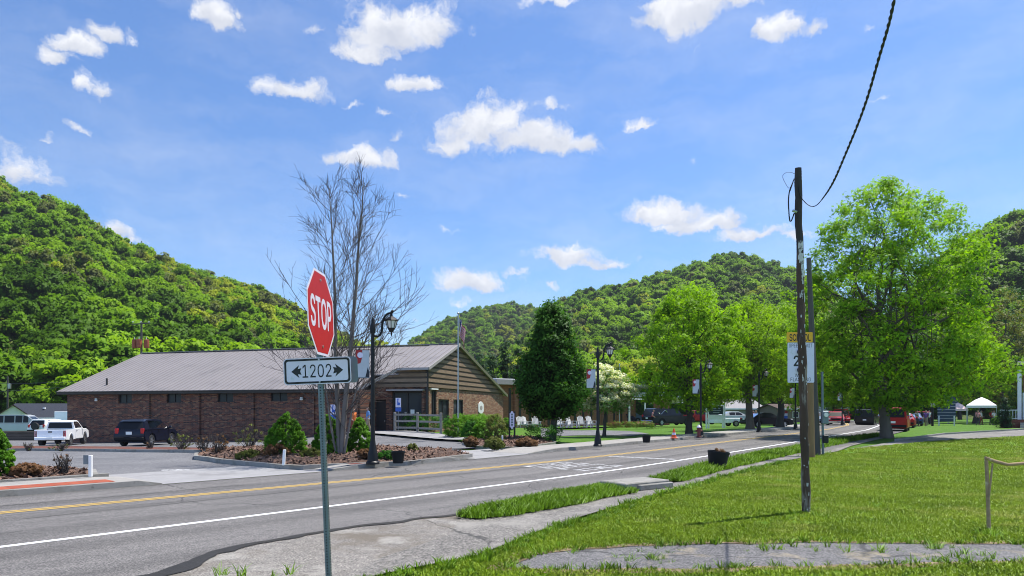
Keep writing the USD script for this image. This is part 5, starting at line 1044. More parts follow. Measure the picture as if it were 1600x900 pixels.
flagpole((X(968, 73), 73, 0), 6.6, 'flagpole with striped flag half hidden behind the white dogwood')
# fence, signs by the door
ft = thing('rail_fence', 'grey split rail fence in front of the hall entrance hedge', 'fence', (0, 0, 0))
fpts = [gl(617, 44.6), gl(634, 45.6), gl(652.5, 43.2), gl(689, 41.8)]
for k, b in enumerate(fpts): obj('post', MB().box((b[0], b[1], b[2] + .66), (.15, .15, 1.45), ch=.02), M['wood_grey'], ft)
for a, b in ((fpts[0], fpts[2]), (fpts[2], fpts[3]), (fpts[0], fpts[1])):
    for z in (.35, .78, 1.2): obj('rail', MB().bar(a + (0, -.03, z), b + (0, -.03, z + .02), .07, .12), M['wood_grey'], ft)
M['sign_blue'] = mat('sign_blue', (.03, .10, .42), .45, .05)
def access_sign(px, py, label, top):
    b = gl(px, 44.9 if px > 600 else 42); t = thing('access_sign', label, 'sign', b); ppm_ = F / b[1]; H = Z(top, b[1]) - b[2]
    obj('post', MB().box((0, 0, H / 2), (.06, .04, H)), M['galvanised'], t); p = obj('plate', MB().box((0, -.03, H - .32), (.36, .012, .62)), M['sign_white'], t); obj('lower_plate', MB().box((0, -.03, H - .78), (.38, .012, .26)), M['sign_blue'], t)
    obj('symbol', MB().prism(Polygon([(-.08, H - .5), (.10, H - .5), (.12, H - .34), (-.01, H - .3), (0, H - .16), (-.07, H - .16)]).union(Point(-.03, H - .10).buffer(.05)), .003, VERT((0, -.0365, 0))), M['sign_blue'], p)
access_sign(622.5, None, 'blue and white accessible parking sign by the rail fence', 621.5)
access_sign(521, None, 'blue and white parking sign half hidden by the bare tree trunk', 632)
b = GH(800, 694); t = thing('entrance_sign', 'narrow black upright sign with white plate in the corner bed', 'sign', b)
for s in (-1, 1): obj('post', MB().box((s * .13, 0, .8), (.09, .09, 1.75), ch=.01), M['black_metal'], t)
p = obj('plate', MB().prism(affinity.translate(affinity.scale(Point(0, 0).buffer(1).union(shapely.box(-1, -.75, 1, .75)), .115, .46), 0, 1.22), .03, VERT((0, -.05, 0))), M['sign_white'], t)
for k in range(5): obj('letter_block', MB().box((0, -.083, 1.5 - k * .13), (.1, .006, .085)), M['galvanised'], p)
# white chairs in front of the chapel
M['chair_white'] = mat('chair_white', (.55, .55, .54), .6, .08, 5)
def chair(loc, rz, label):
    t = thing('garden_chair', label, 'chair', loc, rz, 'white garden chairs in front of the orange brick building')
    for k in range(5): obj('seat_slat', MB().box((0, -.3 + k * .12, .38 - k * .022), (.56, .10, .025)), M['chair_white'], t)
    for k in range(5): obj('back_slat', MB().bar((-.22 + k * .11, .22, .28), (-.26 + k * .13, .55, 1.0 + .05 * (2 - abs(k - 2))), .095, .022), M['chair_white'], t)
    for s in (-1, 1):
        obj('arm', MB().box((s * .36, -.08, .62), (.13, .72, .025)), M['chair_white'], t); obj('leg', MB().box((s * .32, -.34, .31), (.03, .10, .62)), M['chair_white'], t); obj('leg', MB().bar((s * .30, -.34, .36), (s * .30, .55, .03), .03, .11), M['chair_white'], t)
        obj('arm_prop', MB().box((s * .32, .22, .31), (.03, .1, .62)), M['chair_white'], t)
    return t
ch0 = None
for k, px in enumerate((815, 823.5, 838, 877, 893, 909, 924)):
    loc = (X(px, 61 + k * .5), 61 + k * .5, .05); lab = ('leftmost white garden chair, just right of the corner bed sign', 'second white garden chair from the left, beside the pear tree trunk', 'white garden chair directly left of the pear tree trunk', 'white garden chair directly right of the pear tree trunk', 'white garden chair two places right of the pear tree trunk', 'white garden chair next to the rightmost one, by the second lamp', 'rightmost white garden chair, beside the second street lamp')[k]
    if ch0 is None: ch0 = chair(loc, .5, lab)
    else: dup(ch0, loc, .5 + .3 * math.sin(k * 2.1), lab)
# signs down the street
t = thing('sign_board', 'white framed sign board with dark green panel on the lawn under the maple', 'sign', (X(1118, 66), 66, -.05), .25); w = 2.1
for x in (-1.0, -.75, .8, 1.0): obj('post', MB().box((x, 0, 1.2), (.13, .13, 2.6), ch=.02), M['white_wood'], t)
obj('header', MB().prism([(-1.05, 2.2), (1.05, 2.2), (1.05, 2.35), (.4, 2.5), (-.4, 2.5), (-1.05, 2.35)], .12, VERT((0, .06, 0))), M['white_wood'], t); M['panel_green'] = mat('panel_green', (.008, .03, .028), .4, .1)
p = obj('panel', MB().box((0, -.08, 1.75), (1.5, .05, .8)), M['panel_green'], t)
for z, w_ in ((1.88, .9), (1.7, 1.1), (1.52, .7)): obj('writing_line', MB().box((0, -.107, z), (w_, .004, .05)), M['banner_white'], p)
obj('lower_panel', MB().box((0, -.02, 1.05), (1.5, .05, .45)), M['white_wood'], t)
t = thing('pole_sign', 'small red white and blue sign on a post by the brown shed', 'sign', (X(1223, 80), 80, -.05), .1); obj('post', MB().box((0, .06, .8), (.1, .1, 1.7)), M['black_metal'], t)
for z, m in ((1.5, M['banner_red']), (1.2, M['sign_white']), (.9, M['sign_blue'])): obj('band', MB().box((0, 0, z), (1.2, .06, .3)), m, t)
M['sign_navy'] = mat('sign_navy', (.03, .05, .09), .5, .1)
t = thing('directory_sign', 'dark blue arched directory sign with stacked name boards on white legs', 'sign', (X(1479, 75), 75, -.05), -.55)
for s in (-1, 1): obj('leg', MB().box((s * .72, 0, .5), (.12, .12, 1.2)), M['white_wood'], t)
obj('crest', MB().prism(Polygon([(-1.05, 0), (1.05, 0), (1.05, .25)] + [(.9 * math.cos(a), .25 + .65 * math.sin(a)) for a in np.linspace(0, math.pi, 14)] + [(-1.05, .25)]), .1, VERT((0, .05, 2.55))), M['sign_navy'], t)
for k in range(6):
    q = obj('name_board', MB().box((0, 0, .62 + k * .34), (1.7, .08, .30)), M['sign_navy'], t); obj('edge', MB().box((0, 0, .62 + k * .34 + .165), (1.72, .1, .03)), M['sign_white'], q)
t = thing('clock_post', 'dark post with round pale head beside the directory sign', 'post', (X(1457, 74), 74, -.05)); obj('post', MB().tube([(0, 0, 0), (0, 0, 2.1)], .13, 10), M['black_metal'], t); obj('head', MB().sphere((0, 0, 2.4), (.34, .2, .34), 2), M['fascia_light'], t, True)
# canopies
def canopy(loc, label, m, s=3.0, hh=1.0):
    t = thing('canopy_tent', label, 'canopy tent', loc, math.radians(-36)); h = s / 2
    v = [(x, y, z * hh) for x, y, z in [(-h, -h, 2.35), (h, -h, 2.35), (h, h, 2.35), (-h, h, 2.35), (0, 0, 3.35), (-h, -h, 2.05), (h, -h, 2.05), (h, h, 2.05), (-h, h, 2.05)] + [(x * .45 * h, y * .45 * h, 3.0) for x, y in ((-1, -1), (1, -1), (1, 1), (-1, 1))]]
    obj('roof', MB().add(v, [[0, 1, 10, 9], [1, 2, 11, 10], [2, 3, 12, 11], [3, 0, 9, 12], [9, 10, 4, 4], [10, 11, 4, 4], [11, 12, 4, 4], [12, 9, 4, 4]]), m, t)
    obj('valance', MB().add(v, [[5, 6, 1, 0], [6, 7, 2, 1], [7, 8, 3, 2], [8, 5, 0, 3]]), m, t)
    for x in (-1, 1):
        for y in (-1, 1): obj('leg', MB().box((x * (h - .05), y * (h - .05), 1.15 * hh), (.06, .06, 2.4 * hh)), M['steel'], t)
canopy((X(1543, 80), 81, -.1), 'white pop-up canopy tent on the far lawn', M['white_paint']); canopy((X(1505, 84), 85, -.1), 'smaller pinkish canopy tent between the directory sign and the white tent', mat('canvas_pink', (.80, .60, .55), .8, .05), 2.1, .82)
# timber retaining wall by the vans
t = thing('retaining_wall', 'low dark timber retaining wall behind the white pickup', 'wall', (X(20, 57), 57, -1.0), -.05); M['timber'] = mat('timber', (.075, .058, .045), .9, .3, 3, .01, 20, stretch=(.3, 1, 3))
for k in range(4): obj('timber', MB().box((-.8 + .1 * k, 0, .14 + k * .225), (17, .3, .215), ch=.02), M['timber'], t)
# ------------------------------------------------------------------ vehicles (x forward, y left, origin on the ground)
def wheel(t, x, y, r, w=.22):
    s = 1 if y > 0 else -1; R = trimesh.transformations.rotation_matrix(math.pi / 2, [1, 0, 0])
    wh = obj('wheel', MB().lathe([(r * .6, -w / 2), (r * .93, -w / 2), (r, -w * .3), (r, w * .3), (r * .93, w / 2), (r * .6, w / 2), (r * .6, -w / 2)], 22).xf(trimesh.transformations.translation_matrix((x, y, r)) @ R), M['rubber'], t, 40)
    rim = MB().lathe([(0, -w * .1), (r * .62, -w * .1), (r * .62, w * .1), (0, w * .1)], 18)
    for k in range(5): a = k * math.pi * .4; rim.bar((0, 0, 0), (r * .6 * math.cos(a), r * .6 * math.sin(a), 0), r * .2, w * .5)
    obj('rim', rim.xf(trimesh.transformations.translation_matrix((x, y + s * w * .2, r)) @ R), M['steel'], wh)
KINDS = {
 'suv': dict(W=1.84, H=1.66, belt=1.03, wr=.36, wx=(-1.33, 1.36), lower=[(-2.12, .32), (-2.27, .48), (-2.30, .72), (-2.22, 1.03), (.98, 1.03), (1.85, .95), (2.2, .78), (2.27, .5), (2.15, .28)], cabin=[(-2.2, 1.03), (-1.92, 1.52), (-1.6, 1.63), (-.6, 1.66), (.22, 1.58), (1.02, 1.03)], panes=[(-1.55, -.75), (-.68, .0), (.06, .62)], k=.24),
 'van': dict(W=1.98, H=2.05, belt=1.15, wr=.36, wx=(-1.7, 1.75), lower=[(-2.65, .34), (-2.72, .5), (-2.72, 1.15), (1.75, 1.15), (2.45, 1.0), (2.68, .75), (2.7, .45), (2.6, .32)], cabin=[(-2.72, 1.15), (-2.6, 1.95), (-2.4, 2.05), (.6, 2.05), (1.0, 1.95), (1.85, 1.15)], panes=[(-2.3, -1.2), (-1.1, -.2), (-.1, .55), (.62, 1.1)], k=.12),
 'sedan': dict(W=1.8, H=1.45, belt=.95, wr=.32, wx=(-1.35, 1.4), lower=[(-2.3, .3), (-2.38, .5), (-2.36, .88), (-1.9, .97), (.95, .95), (2.0, .84), (2.3, .68), (2.33, .42), (2.2, .26)], cabin=[(-1.85, .95), (-1.1, 1.38), (-.6, 1.45), (.1, 1.43), (1.0, .95)], panes=[(-1.1, -.4), (-.33, .45)], k=.3),
 'coach': dict(W=1.95, H=1.9, belt=1.1, wr=.36, wx=(-1.75, 1.85), lower=[(-2.95, .34), (-3.05, .5), (-3.05, .95), (-2.95, 1.1), (1.15, 1.1), (2.3, 1.02), (2.8, .9), (2.95, .6), (2.85, .34)], cabin=[(-2.95, 1.1), (-2.7, 1.8), (-2.4, 1.9), (.2, 1.85), (.55, 1.75), (1.2, 1.1)], panes=[(-.5, .45)], k=.2),
}
def vehicle(kind, name, label, cat, paint, loc, rz, group=None, plate=True):
    K = KINDS[kind]; t = thing(name, label, cat, loc, rz, group); W, H, belt, k = K['W'], K['H'], K['belt'], K['k']; pm = M['paint_' + paint]; hw = W / 2
    low = Polygon(K['lower']); 
    for x in K['wx']: low = low.difference(Point(x, K['wr']).buffer(K['wr'] * 1.16, 10)).difference(shapely.box(x - K['wr'] * 1.1, 0, x + K['wr'] * 1.1, K['wr']))
    low = max(getattr(low, 'geoms', [low]), key=lambda g: g.area)
    b = MB().prism(low, W - .12, VERT((0, hw - .06, 0))).prism(low.buffer(-.05), W, VERT((0, hw, 0)))
    obj('body', b, pm, t, 25)
    obj('underbody', MB().box(((K['wx'][0] + K['wx'][1]) / 2, 0, .42), (K['wx'][1] - K['wx'][0] + 1.2, W - .2, .3)), M['rubber'], t)
    hwz = lambda z: hw * (.97 - k * max(z - belt, 0) / (H - belt))
    def warp(m, off=0.0):
        v = np.array(m.vertices); y = v[:, 1].copy(); v[:, 1] = [math.copysign(hwz(z) * abs(yy), yy) + math.copysign(off, yy) for yy, z in zip(y, v[:, 2])]; return MB().add(v, m.faces)
    cabm = trimesh.creation.extrude_polygon(Polygon(K['cabin']), 2.0, engine='earcut'); cabm.apply_transform(VERT((0, 1, 0))); obj('cabin', warp(cabm), pm, t, 25)
    cb = Polygon(K['cabin']).buffer(-.075)
    for s in (-1, 1):
        for a, c in K['panes']:
            q = cb.intersection(shapely.box(a, 0, c, H - .1))
            if q.is_empty: continue
            m = trimesh.creation.extrude_polygon(q, .02, engine='earcut'); m.apply_transform(VERT((0, 0, 0))); v = np.array(m.vertices)
            v[:, 1] = [s * (hwz(z) + .008 + yy * .3) for yy, z in zip(v[:, 1], v[:, 2])]; obj('side_window', MB().add(v, m.faces), M['car_glass'], t)
    def pane(p0, p1, name, out):
        (x0, z0), (x1, z1) = p0, p1; nx, nz = -(z1 - z0), (x1 - x0); L = math.hypot(nx, nz); nx, nz = nx / L * .008 * out, nz / L * .008 * out; v = []
        for f in (.08, .9):
            x, z = x0 + (x1 - x0) * f, z0 + (z1 - z0) * f
            for s in (-1, 1): v.append((x + nx, s * hwz(z) * .86, z + nz))
        v = np.array(v); v2 = v - np.array([nx, 0, nz]) * 1.5; obj(name, MB().add(np.vstack([v, v2]), [[0, 1, 3, 2], [4, 6, 7, 5], [0, 4, 5, 1], [2, 3, 7, 6], [0, 2, 6, 4], [1, 5, 7, 3]]), M['car_glass'], t)
    c = K['cabin']; pane(c[0], c[1], 'rear_window', 1); pane(c[-1], c[-2], 'windscreen', -1)
    xr, xf = min(p[0] for p in K['lower']), max(p[0] for p in K['lower'])
    for s in (-1, 1):
        obj('tail_light', MB().box((xr + .07, s * (hw - .17), belt - .08), (.12, .2, .3 if kind != 'sedan' else .16), ch=.02), M['tail_red'], t)
        obj('headlight', MB().box((xf - .16, s * (hw - .24), .76), (.2, .34, .16), ch=.03), M['lamp_glass'], t)
        obj('mirror', MB().box((c[-1][0] - .15, s * (hw + .09), belt + .1), (.12, .2, .14), ch=.03), pm, t)
        for x in K['wx']: wheel(t, x, s * (hw - .14), K['wr'])
        for a, cc in K['panes'][:-1][:2]: obj('door_handle', MB().box((a + .15, s * (hw + .01), belt - .1), (.16, .03, .03)), M['chrome'] if kind == 'coach' else pm, t)
    obj('rear_bumper', MB().box((xr - .02, 0, .5), (.16, W - .1, .2), ch=.04), M['chrome'] if kind == 'coach' else M['dark_plastic'], t); obj('front_bumper', MB().box((xf + .0, 0, .42), (.14, W - .12, .2), ch=.04), M['dark_plastic'], t)
    obj('grille', MB().box((xf - .03, 0, .66), (.08, W * .5, .16), ch=.01), M['dark_plastic'], t)
    if plate: obj('number_plate', MB().box((xr - .03, 0, .83), (.02, .34, .17)), M['plate_white'], t)
    if kind == 'suv': obj('spoiler', MB().box((-1.93, 0, 1.62), (.3, 1.25, .05), ch=.015), pm, t)
    if kind == 'coach':
        for s in (-1, 1):
            q = [( -1.6 + .55 * math.sin(a) * math.cos(a) * 0 + .62 * (a - 1), s * (hwz(1.45) + .02), 1.45 + .2 * math.sin((a - 1) * math.pi)) for a in np.linspace(0, 2, 15)]; obj('landau_bar', MB().tube(q, .03, 6), M['chrome'], t)
    return t
def pickup(label, paint, loc, rz, group=None, name='pickup_truck', tailgate=True):
    t = thing(name, label, 'pickup truck', loc, rz, group); pm = M['paint_' + paint]; W, r = 1.78, .39; hw = W / 2; wx = (-1.55, 1.6)
    side = Polygon([(-2.6, .5), (-2.62, 1.12), (2.0, 1.10), (2.42, .98), (2.55, .7), (2.5, .42), (-2.5, .46)])
    for x in wx: side = side.difference(Point(x, r).buffer(r * 1.2, 10)).difference(shapely.box(x - r * 1.1, 0, x + r * 1.1, r))
    side = max(getattr(side, 'geoms', [side]), key=lambda g: g.area)
    front = side.intersection(shapely.box(-.62, 0, 4, 3)); bed = side.intersection(shapely.box(-3, 0, -.63, 3))
    obj('body', MB().prism(front, W - .1, VERT((0, hw - .05, 0))).prism(front.buffer(-.04), W, VERT((0, hw, 0))), pm, t, 25)
    for s in (-1, 1): obj('bed_side', MB().prism(bed, .12, VERT((0, s * (hw - .06) + .06, 0))), pm, t)
    obj('bed_floor', MB().box((-1.6, 0, .68), (1.95, W - .26, .1)), M['dark_plastic'], t)
    tg = obj('tailgate', MB().box((-2.6, 0, .86), (.08, W - .05, .5), ch=.015), pm, t); obj('handle', MB().box((-2.645, 0, .98), (.02, .22, .08)), M['dark_plastic'], tg)
    cab = [(-.66, 1.1), (-.58, 1.6), (-.4, 1.7), (.35, 1.7), (.6, 1.62), (1.25, 1.1)]; hwz = lambda z: hw * (.97 - .2 * max(z - 1.1, 0) / .6)
    m = trimesh.creation.extrude_polygon(Polygon(cab), 2.0, engine='earcut'); m.apply_transform(VERT((0, 1, 0))); v = np.array(m.vertices); v[:, 1] = [y * hwz(z) for y, z in zip(v[:, 1], v[:, 2])]; obj('cab', MB().add(v, m.faces), pm, t, 25)
    q = Polygon(cab).buffer(-.08).intersection(shapely.box(-.5, 0, .95, 2))
    for s in (-1, 1):
        m = trimesh.creation.extrude_polygon(q, .02, engine='earcut'); m.apply_transform(VERT((0, 0, 0))); v = np.array(m.vertices); v[:, 1] = [s * (hwz(z) + .008 + y * .3) for y, z in zip(v[:, 1], v[:, 2])]; obj('side_window', MB().add(v, m.faces), M['car_glass'], t)
        obj('tail_light', MB().box((-2.58, s * (hw - .10), .86), (.12, .17, .42), ch=.02), M['tail_red'], t); obj('headlight', MB().box((2.4, s * (hw - .2), .82), (.2, .3, .18), ch=.03), M['lamp_glass'], t); obj('mirror', MB().box((1.0, s * (hw + .12), 1.22), (.12, .22, .18), ch=.03), M['dark_plastic'], t)
        obj('door_handle', MB().box((-.35, s * (hw + .01), 1.0), (.14, .03, .04)), M['dark_plastic'], t)
        for x in wx: wheel(t, x, s * (hw - .12), r, .26)
        obj('fender_flare', MB().tube([(wx[0] + r * 1.22 * math.cos(a), s * (hw - .02), r + r * 1.22 * math.sin(a)) for a in np.linspace(.1, math.pi - .1, 12)], .04, 6), pm, t)
    for nm, x, z0, z1, w0, w1 in (('rear_window', -.61, 1.18, 1.56, .80, .72),):
        obj(nm, MB().add([(-.665, -w0 * hw, z0), (-.665, w0 * hw, z0), (-.60, w1 * hw, z1), (-.60, -w1 * hw, z1)] + [(-.64, -w0 * hw, z0), (-.64, w0 * hw, z0), (-.58, w1 * hw, z1), (-.58, -w1 * hw, z1)], [[1, 0, 3, 2], [4, 5, 6, 7], [0, 1, 5, 4], [1, 2, 6, 5], [2, 3, 7, 6], [3, 0, 4, 7]]), M['car_glass'], t)
    obj('windscreen', MB().add([(1.2, -.82 * hw, 1.16), (1.2, .82 * hw, 1.16), (.66, .74 * hw, 1.6), (.66, -.74 * hw, 1.6)], [[0, 1, 2, 3]]), M['car_glass'], t)
    obj('rear_bumper', MB().box((-2.68, 0, .56), (.16, W - .06, .2), ch=.03), pm, t); obj('number_plate', MB().box((-2.77, .0, .57), (.02, .32, .16)), M['plate_white'], t); obj('underbody', MB().box((0, 0, .5), (4.2, 1.3, .22)), M['rubber'], t); obj('front_bumper', MB().box((2.52, 0, .5), (.16, W - .06, .2), ch=.03), M['chrome'], t); obj('grille', MB().box((2.5, 0, .78), (.06, .9, .2)), M['dark_plastic'], t)
    return t
vz = lambda px, Y, dz=0.0: (X(px, Y), Y, float(hz(X(px, Y), Y)) + dz)
pickup('white single-cab pickup truck parked nose-in at the hall corner', 'white', vz(99, 46), math.radians(108))
vehicle('suv', 'parked_suv', 'black sport utility car parked facing the brick wall', 'car', 'navy', vz(231, 42.5), math.radians(93))
vehicle('van', 'parked_van', 'silver passenger van parked side-on at the left edge', 'van', 'silver', vz(32, 72), math.radians(14))
t = vehicle('suv', 'parked_suv', 'white utility car with covered spare wheel on its tail, behind the pickup', 'car', 'white', vz(82, 69), math.radians(88)); q = obj('spare_wheel', MB().lathe([(0, 0), (.36, 0), (.38, .05), (.36, .2), (0, .22)], 20).xf(trimesh.transformations.translation_matrix((-2.5, 0, .95)) @ trimesh.transformations.rotation_matrix(math.pi / 2, [0, 1, 0])), M['rubber'], t)
t = thing('box_truck', 'white box truck mostly hidden behind the hall corner', 'truck', vz(128, 75), .2)
obj('box', MB().box((-.8, 0, 1.65), (3.0, 2.2, 1.5), ch=.03), M['paint_white'], t); obj('cab', MB().box((1.3, 0, 1.45), (1.3, 2.0, 1.6), ch=.15), M['paint_white'], t); obj('windscreen', MB().box((1.94, 0, 1.75), (.04, 1.7, .6)), M['car_glass'], t); obj('chassis', MB().box((0, 0, .7), (4.4, 1.6, .3)), M['rubber'], t)
for x in (-1.4, 1.3):
    for s in (-1, 1): wheel(t, x, s * .9, .4)
vehicle('coach', 'funeral_coach', 'black hearse with chrome bumper parked before the brick porch', 'hearse', 'black', (X(1045, 74), 74, .0), math.radians(28))
pickup('red pickup truck half hidden by the near maple trunk', 'red', (X(1088, 80), 80, 0), math.radians(10))
vehicle('sedan', 'parked_car', 'silver saloon car behind the white trailer', 'car', 'silver', (X(1149, 78), 78, 0.1), math.radians(8))
vehicle('sedan', 'parked_car', 'black saloon car behind the second maple trunk', 'car', 'black', (X(1198, 66), 66, 0), math.radians(8))
vehicle('van', 'parked_van', 'black van driving away along the street', 'van', 'black', (X(1356, 79), 79, -.25), math.radians(55), plate=True)
pickup('red pickup truck facing the camera at the far kerb', 'red', (X(1305, 77), 77, -.15), math.radians(246))
vehicle('van', 'parked_van', 'dark red van behind the red pickup that faces the camera', 'van', 'red', (X(1314, 90), 90, -.2), math.radians(246))
vehicle('suv', 'parked_suv', 'blue-grey car at the far kerb right of the utility pole', 'car', 'blue_grey', (X(1288, 84), 84, -.15), math.radians(246))
vehicle('van', 'parked_van', 'red van parked just right of the large maple trunk', 'van', 'red', (X(1399, 57), 57, -.1), math.radians(57))
vehicle('sedan', 'parked_car', 'bright red car parked beyond the red van', 'car', 'red', (X(1414, 68), 68, -.1), math.radians(57))
vehicle('sedan', 'parked_car', 'dark blue car in the row right of the large maple', 'car', 'blue', (X(1428, 76), 76, -.1), math.radians(57))
vehicle('suv', 'parked_suv', 'dark red car at the end of the row near the directory sign', 'car', 'red', (X(1442, 84), 84, -.1), math.radians(57))
vehicle('sedan', 'parked_car', 'small red car ahead of the black van', 'car', 'red', (X(1374, 95), 95, -.2), math.radians(57))
vehicle('suv', 'parked_suv', 'dark car under the porch left of the brick pillar', 'car', 'navy', (X(963, 84), 84, 0), math.radians(20))
vehicle('sedan', 'parked_car', 'dark car with bright windscreen next to the brick pillar', 'car', 'blue_grey', (X(977, 86), 86, 0), math.radians(200))
t = thing('utility_trailer', 'low white flat trailer standing behind the white sign board', 'trailer', (X(1138, 70), 70, 0), .12)
obj('deck', MB().box((0, 0, .62), (3.8, 1.7, .5), ch=.02), M['paint_white'], t); obj('drawbar', MB().bar((1.9, 0, .5), (2.9, 0, .5), .1), M['steel'], t); obj('jack', MB().box((2.7, 0, .28), (.08, .08, .56)), M['steel'], t)
for s in (-1, 1): wheel(t, .4, s * .92, .32)

# ------------------------------------------------------------------ people
def hulls(bones, seg=10):
    sph = lambda p, r: manifold3d.Manifold.sphere(r, seg).translate(list(map(float, p))); out = None
    for a, b, ra, rb in bones:
        h = manifold3d.Manifold.batch_hull([sph(a, ra), sph(b, rb)]); out = h if out is None else out + h
    return out
def tri(m, edge=None, it=6):
    if edge: m = m.refine_to_length(edge)
    q = m.to_mesh(); t = trimesh.Trimesh(q.vert_properties[:, :3], q.tri_verts, process=True)
    if it: trimesh.smoothing.filter_taubin(t, iterations=it)
    return t
SKIN = mat('skin', (.42, .24, .17), .6, .06, 8); HAIR = {k: mat('hair_' + k, c, .7, .2, 30) for k, c in dict(brown=(.05, .03, .02), grey=(.3, .29, .28), blond=(.3, .2, .1)).items()}
CL = {k: mat('cloth_' + k, c, .85, .1, 12) for k, c in dict(orange=(.55, .14, .03), blue=(.12, .25, .5), khaki=(.3, .24, .16), denim=(.05, .08, .15), rust=(.2, .05, .03), white=(.66, .65, .63), pink=(.6, .25, .25), red=(.4, .03, .03), dark=(.03, .03, .04), purple=(.14, .06, .22), grey=(.25, .25, .27)).items()}
def person(label, loc, rz, shirt, legs, hair='brown', step=.1, arm=.15, h=1.72, fine=None, group=None):
    """standing figure facing -y, one foot ahead by step, arms hanging and bent by arm"""
    t = thing('person', label, 'person', loc, rz, group); k = h / 1.72; V = lambda x, y, z: np.array([x, y, z]) * k; B = []
    hip, chest, neck, head = V(0, 0, .93), V(0, .01, 1.28), V(0, .0, 1.48), V(0, -.02, 1.60)
    L = {}
    for s in (-1, 1):
        st_ = step * s; L[s] = dict(hp=V(s * .085, 0, .90), kn=V(s * .10, -.03 - st_ * .6, .49), an=V(s * .10, .02 - st_, .08), to=V(s * .12, -.14 - st_, .03), sh=V(s * .18, .01, 1.40), el=V(s * .235, .03 + arm * .1, 1.12), wr=V(s * .235, -.04 - arm, .90 + arm * .5))
    for s in (-1, 1):
        j = L[s]; B += [(j['hp'], j['kn'], .085 * k, .055 * k), (j['kn'], j['an'], .055 * k, .038 * k), (j['an'], j['to'], .04 * k, .028 * k), (j['sh'], j['el'], .052 * k, .038 * k), (j['el'], j['wr'], .038 * k, .027 * k), (chest + V(s * .06, 0, .03), j['sh'], .09 * k, .06 * k)]
        d = (j['wr'] - j['el']); d /= np.linalg.norm(d); side = np.array([0, 1, 0.]) - d * d[1]; side /= np.linalg.norm(side); pc = j['wr'] + d * .05 * k
        B.append((j['wr'], pc, .026 * k, .034 * k))
        for q, (o, ln) in enumerate(((-.026, .06), (-.009, .07), (.009, .066), (.026, .05))):
            kn = pc + side * o * k + d * .045 * k; B += [(pc + side * o * k * .8, kn, .011 * k, .0095 * k), (kn, kn + (d * .75 - np.array([s * .5, 0, 0]) * .6) * ln * .55 * k, .0095 * k, .008 * k)]
        B += [(j['wr'] + d * .015 * k - side * .02 * k, pc - side * .055 * k + d * .01 * k, .012 * k, .009 * k)]
    B += [(hip, V(0, .0, 1.08), .125 * k, .115 * k), (V(0, 0, 1.08), chest, .115 * k, .125 * k), (chest, neck, .10 * k, .05 * k), (neck, head, .05 * k, .06 * k), (head, head + V(0, -.005, .03), .082 * k, .088 * k), (head + V(0, -.05, -.05), head + V(0, -.03, .0), .045 * k, .06 * k)]
    B += [(head + V(0, -.085, .0), head + V(0, -.1, -.015), .012 * k, .015 * k)] + [(head + V(s * .083, .0, -.01), head + V(s * .088, .01, .02), .016 * k, .018 * k) for s in (-1, 1)]
    b = obj('body', tri(hulls(B), fine, 4), SKIN, t, True)
    for s in (-1, 1): obj('eye', MB().sphere(head + V(s * .031, -.083, .012), .010 * k, 1), HAIR['brown'], b)
    obj('mouth', MB().box(head + V(0, -.094, -.052), V(.045, .008, .010)), CL['pink'], b)
    obj('hair', tri(hulls([(head + V(0, .02, .045), head + V(0, .0, .05), .092 * k, .088 * k), (head + V(0, .05, .0), head + V(0, .045, -.04), .075 * k, .06 * k)]), fine, 3), HAIR[hair], t, True)
    S = [(hip + V(0, 0, .02), V(0, 0, 1.1), .142 * k, .132 * k), (V(0, 0, 1.1), chest, .132 * k, .142 * k), (chest, neck + V(0, 0, -.04), .118 * k, .07 * k)]
    for s in (-1, 1): j = L[s]; S += [(chest + V(s * .06, 0, .03), j['sh'], .105 * k, .072 * k), (j['sh'], j['sh'] * .3 + j['el'] * .7, .068 * k, .058 * k)]
    obj('shirt', tri(hulls(S), fine, 4), CL[shirt], t, True)
    Tm = [(hip, hip + V(0, 0, .04), .136 * k, .134 * k)]
    for s in (-1, 1): j = L[s]; Tm += [(hip + V(s * .05, 0, -.02), j['hp'], .115 * k, .1 * k), (j['hp'], j['kn'], .1 * k, .07 * k), (j['kn'], j['an'] + V(0, 0, .03), .07 * k, .055 * k)]
    obj('trousers', tri(hulls(Tm), fine, 4), CL[legs], t, True)
    for s in (-1, 1): j = L[s]; obj('shoe', tri(hulls([(j['an'] + V(0, .03, -.035), j['to'] + V(0, 0, .01), .048 * k, .04 * k)]), fine, 2), CL['dark'], t, True)
    return t
pz = lambda px, Y: (X(px, Y), Y, float(hz(X(px, Y), Y)))
person('person in an orange shirt and rust trousers standing behind the third cone spruce', (X(552.5, 43.6), 43.6, float(hz(X(552.5, 43.6), 43.6)) + .05), .9, 'orange', 'rust', fine=.05)
person('person in a light blue shirt walking behind the first street lamp', (X(575, 44.5), 44.5, float(hz(X(575, 44.5), 44.5)) + .05), -1.2, 'blue', 'khaki', step=.2, fine=.05)
person('person in pink bent by the brick porch flowers', (X(1012, 75), 72, 0), 1.0, 'pink', 'dark')
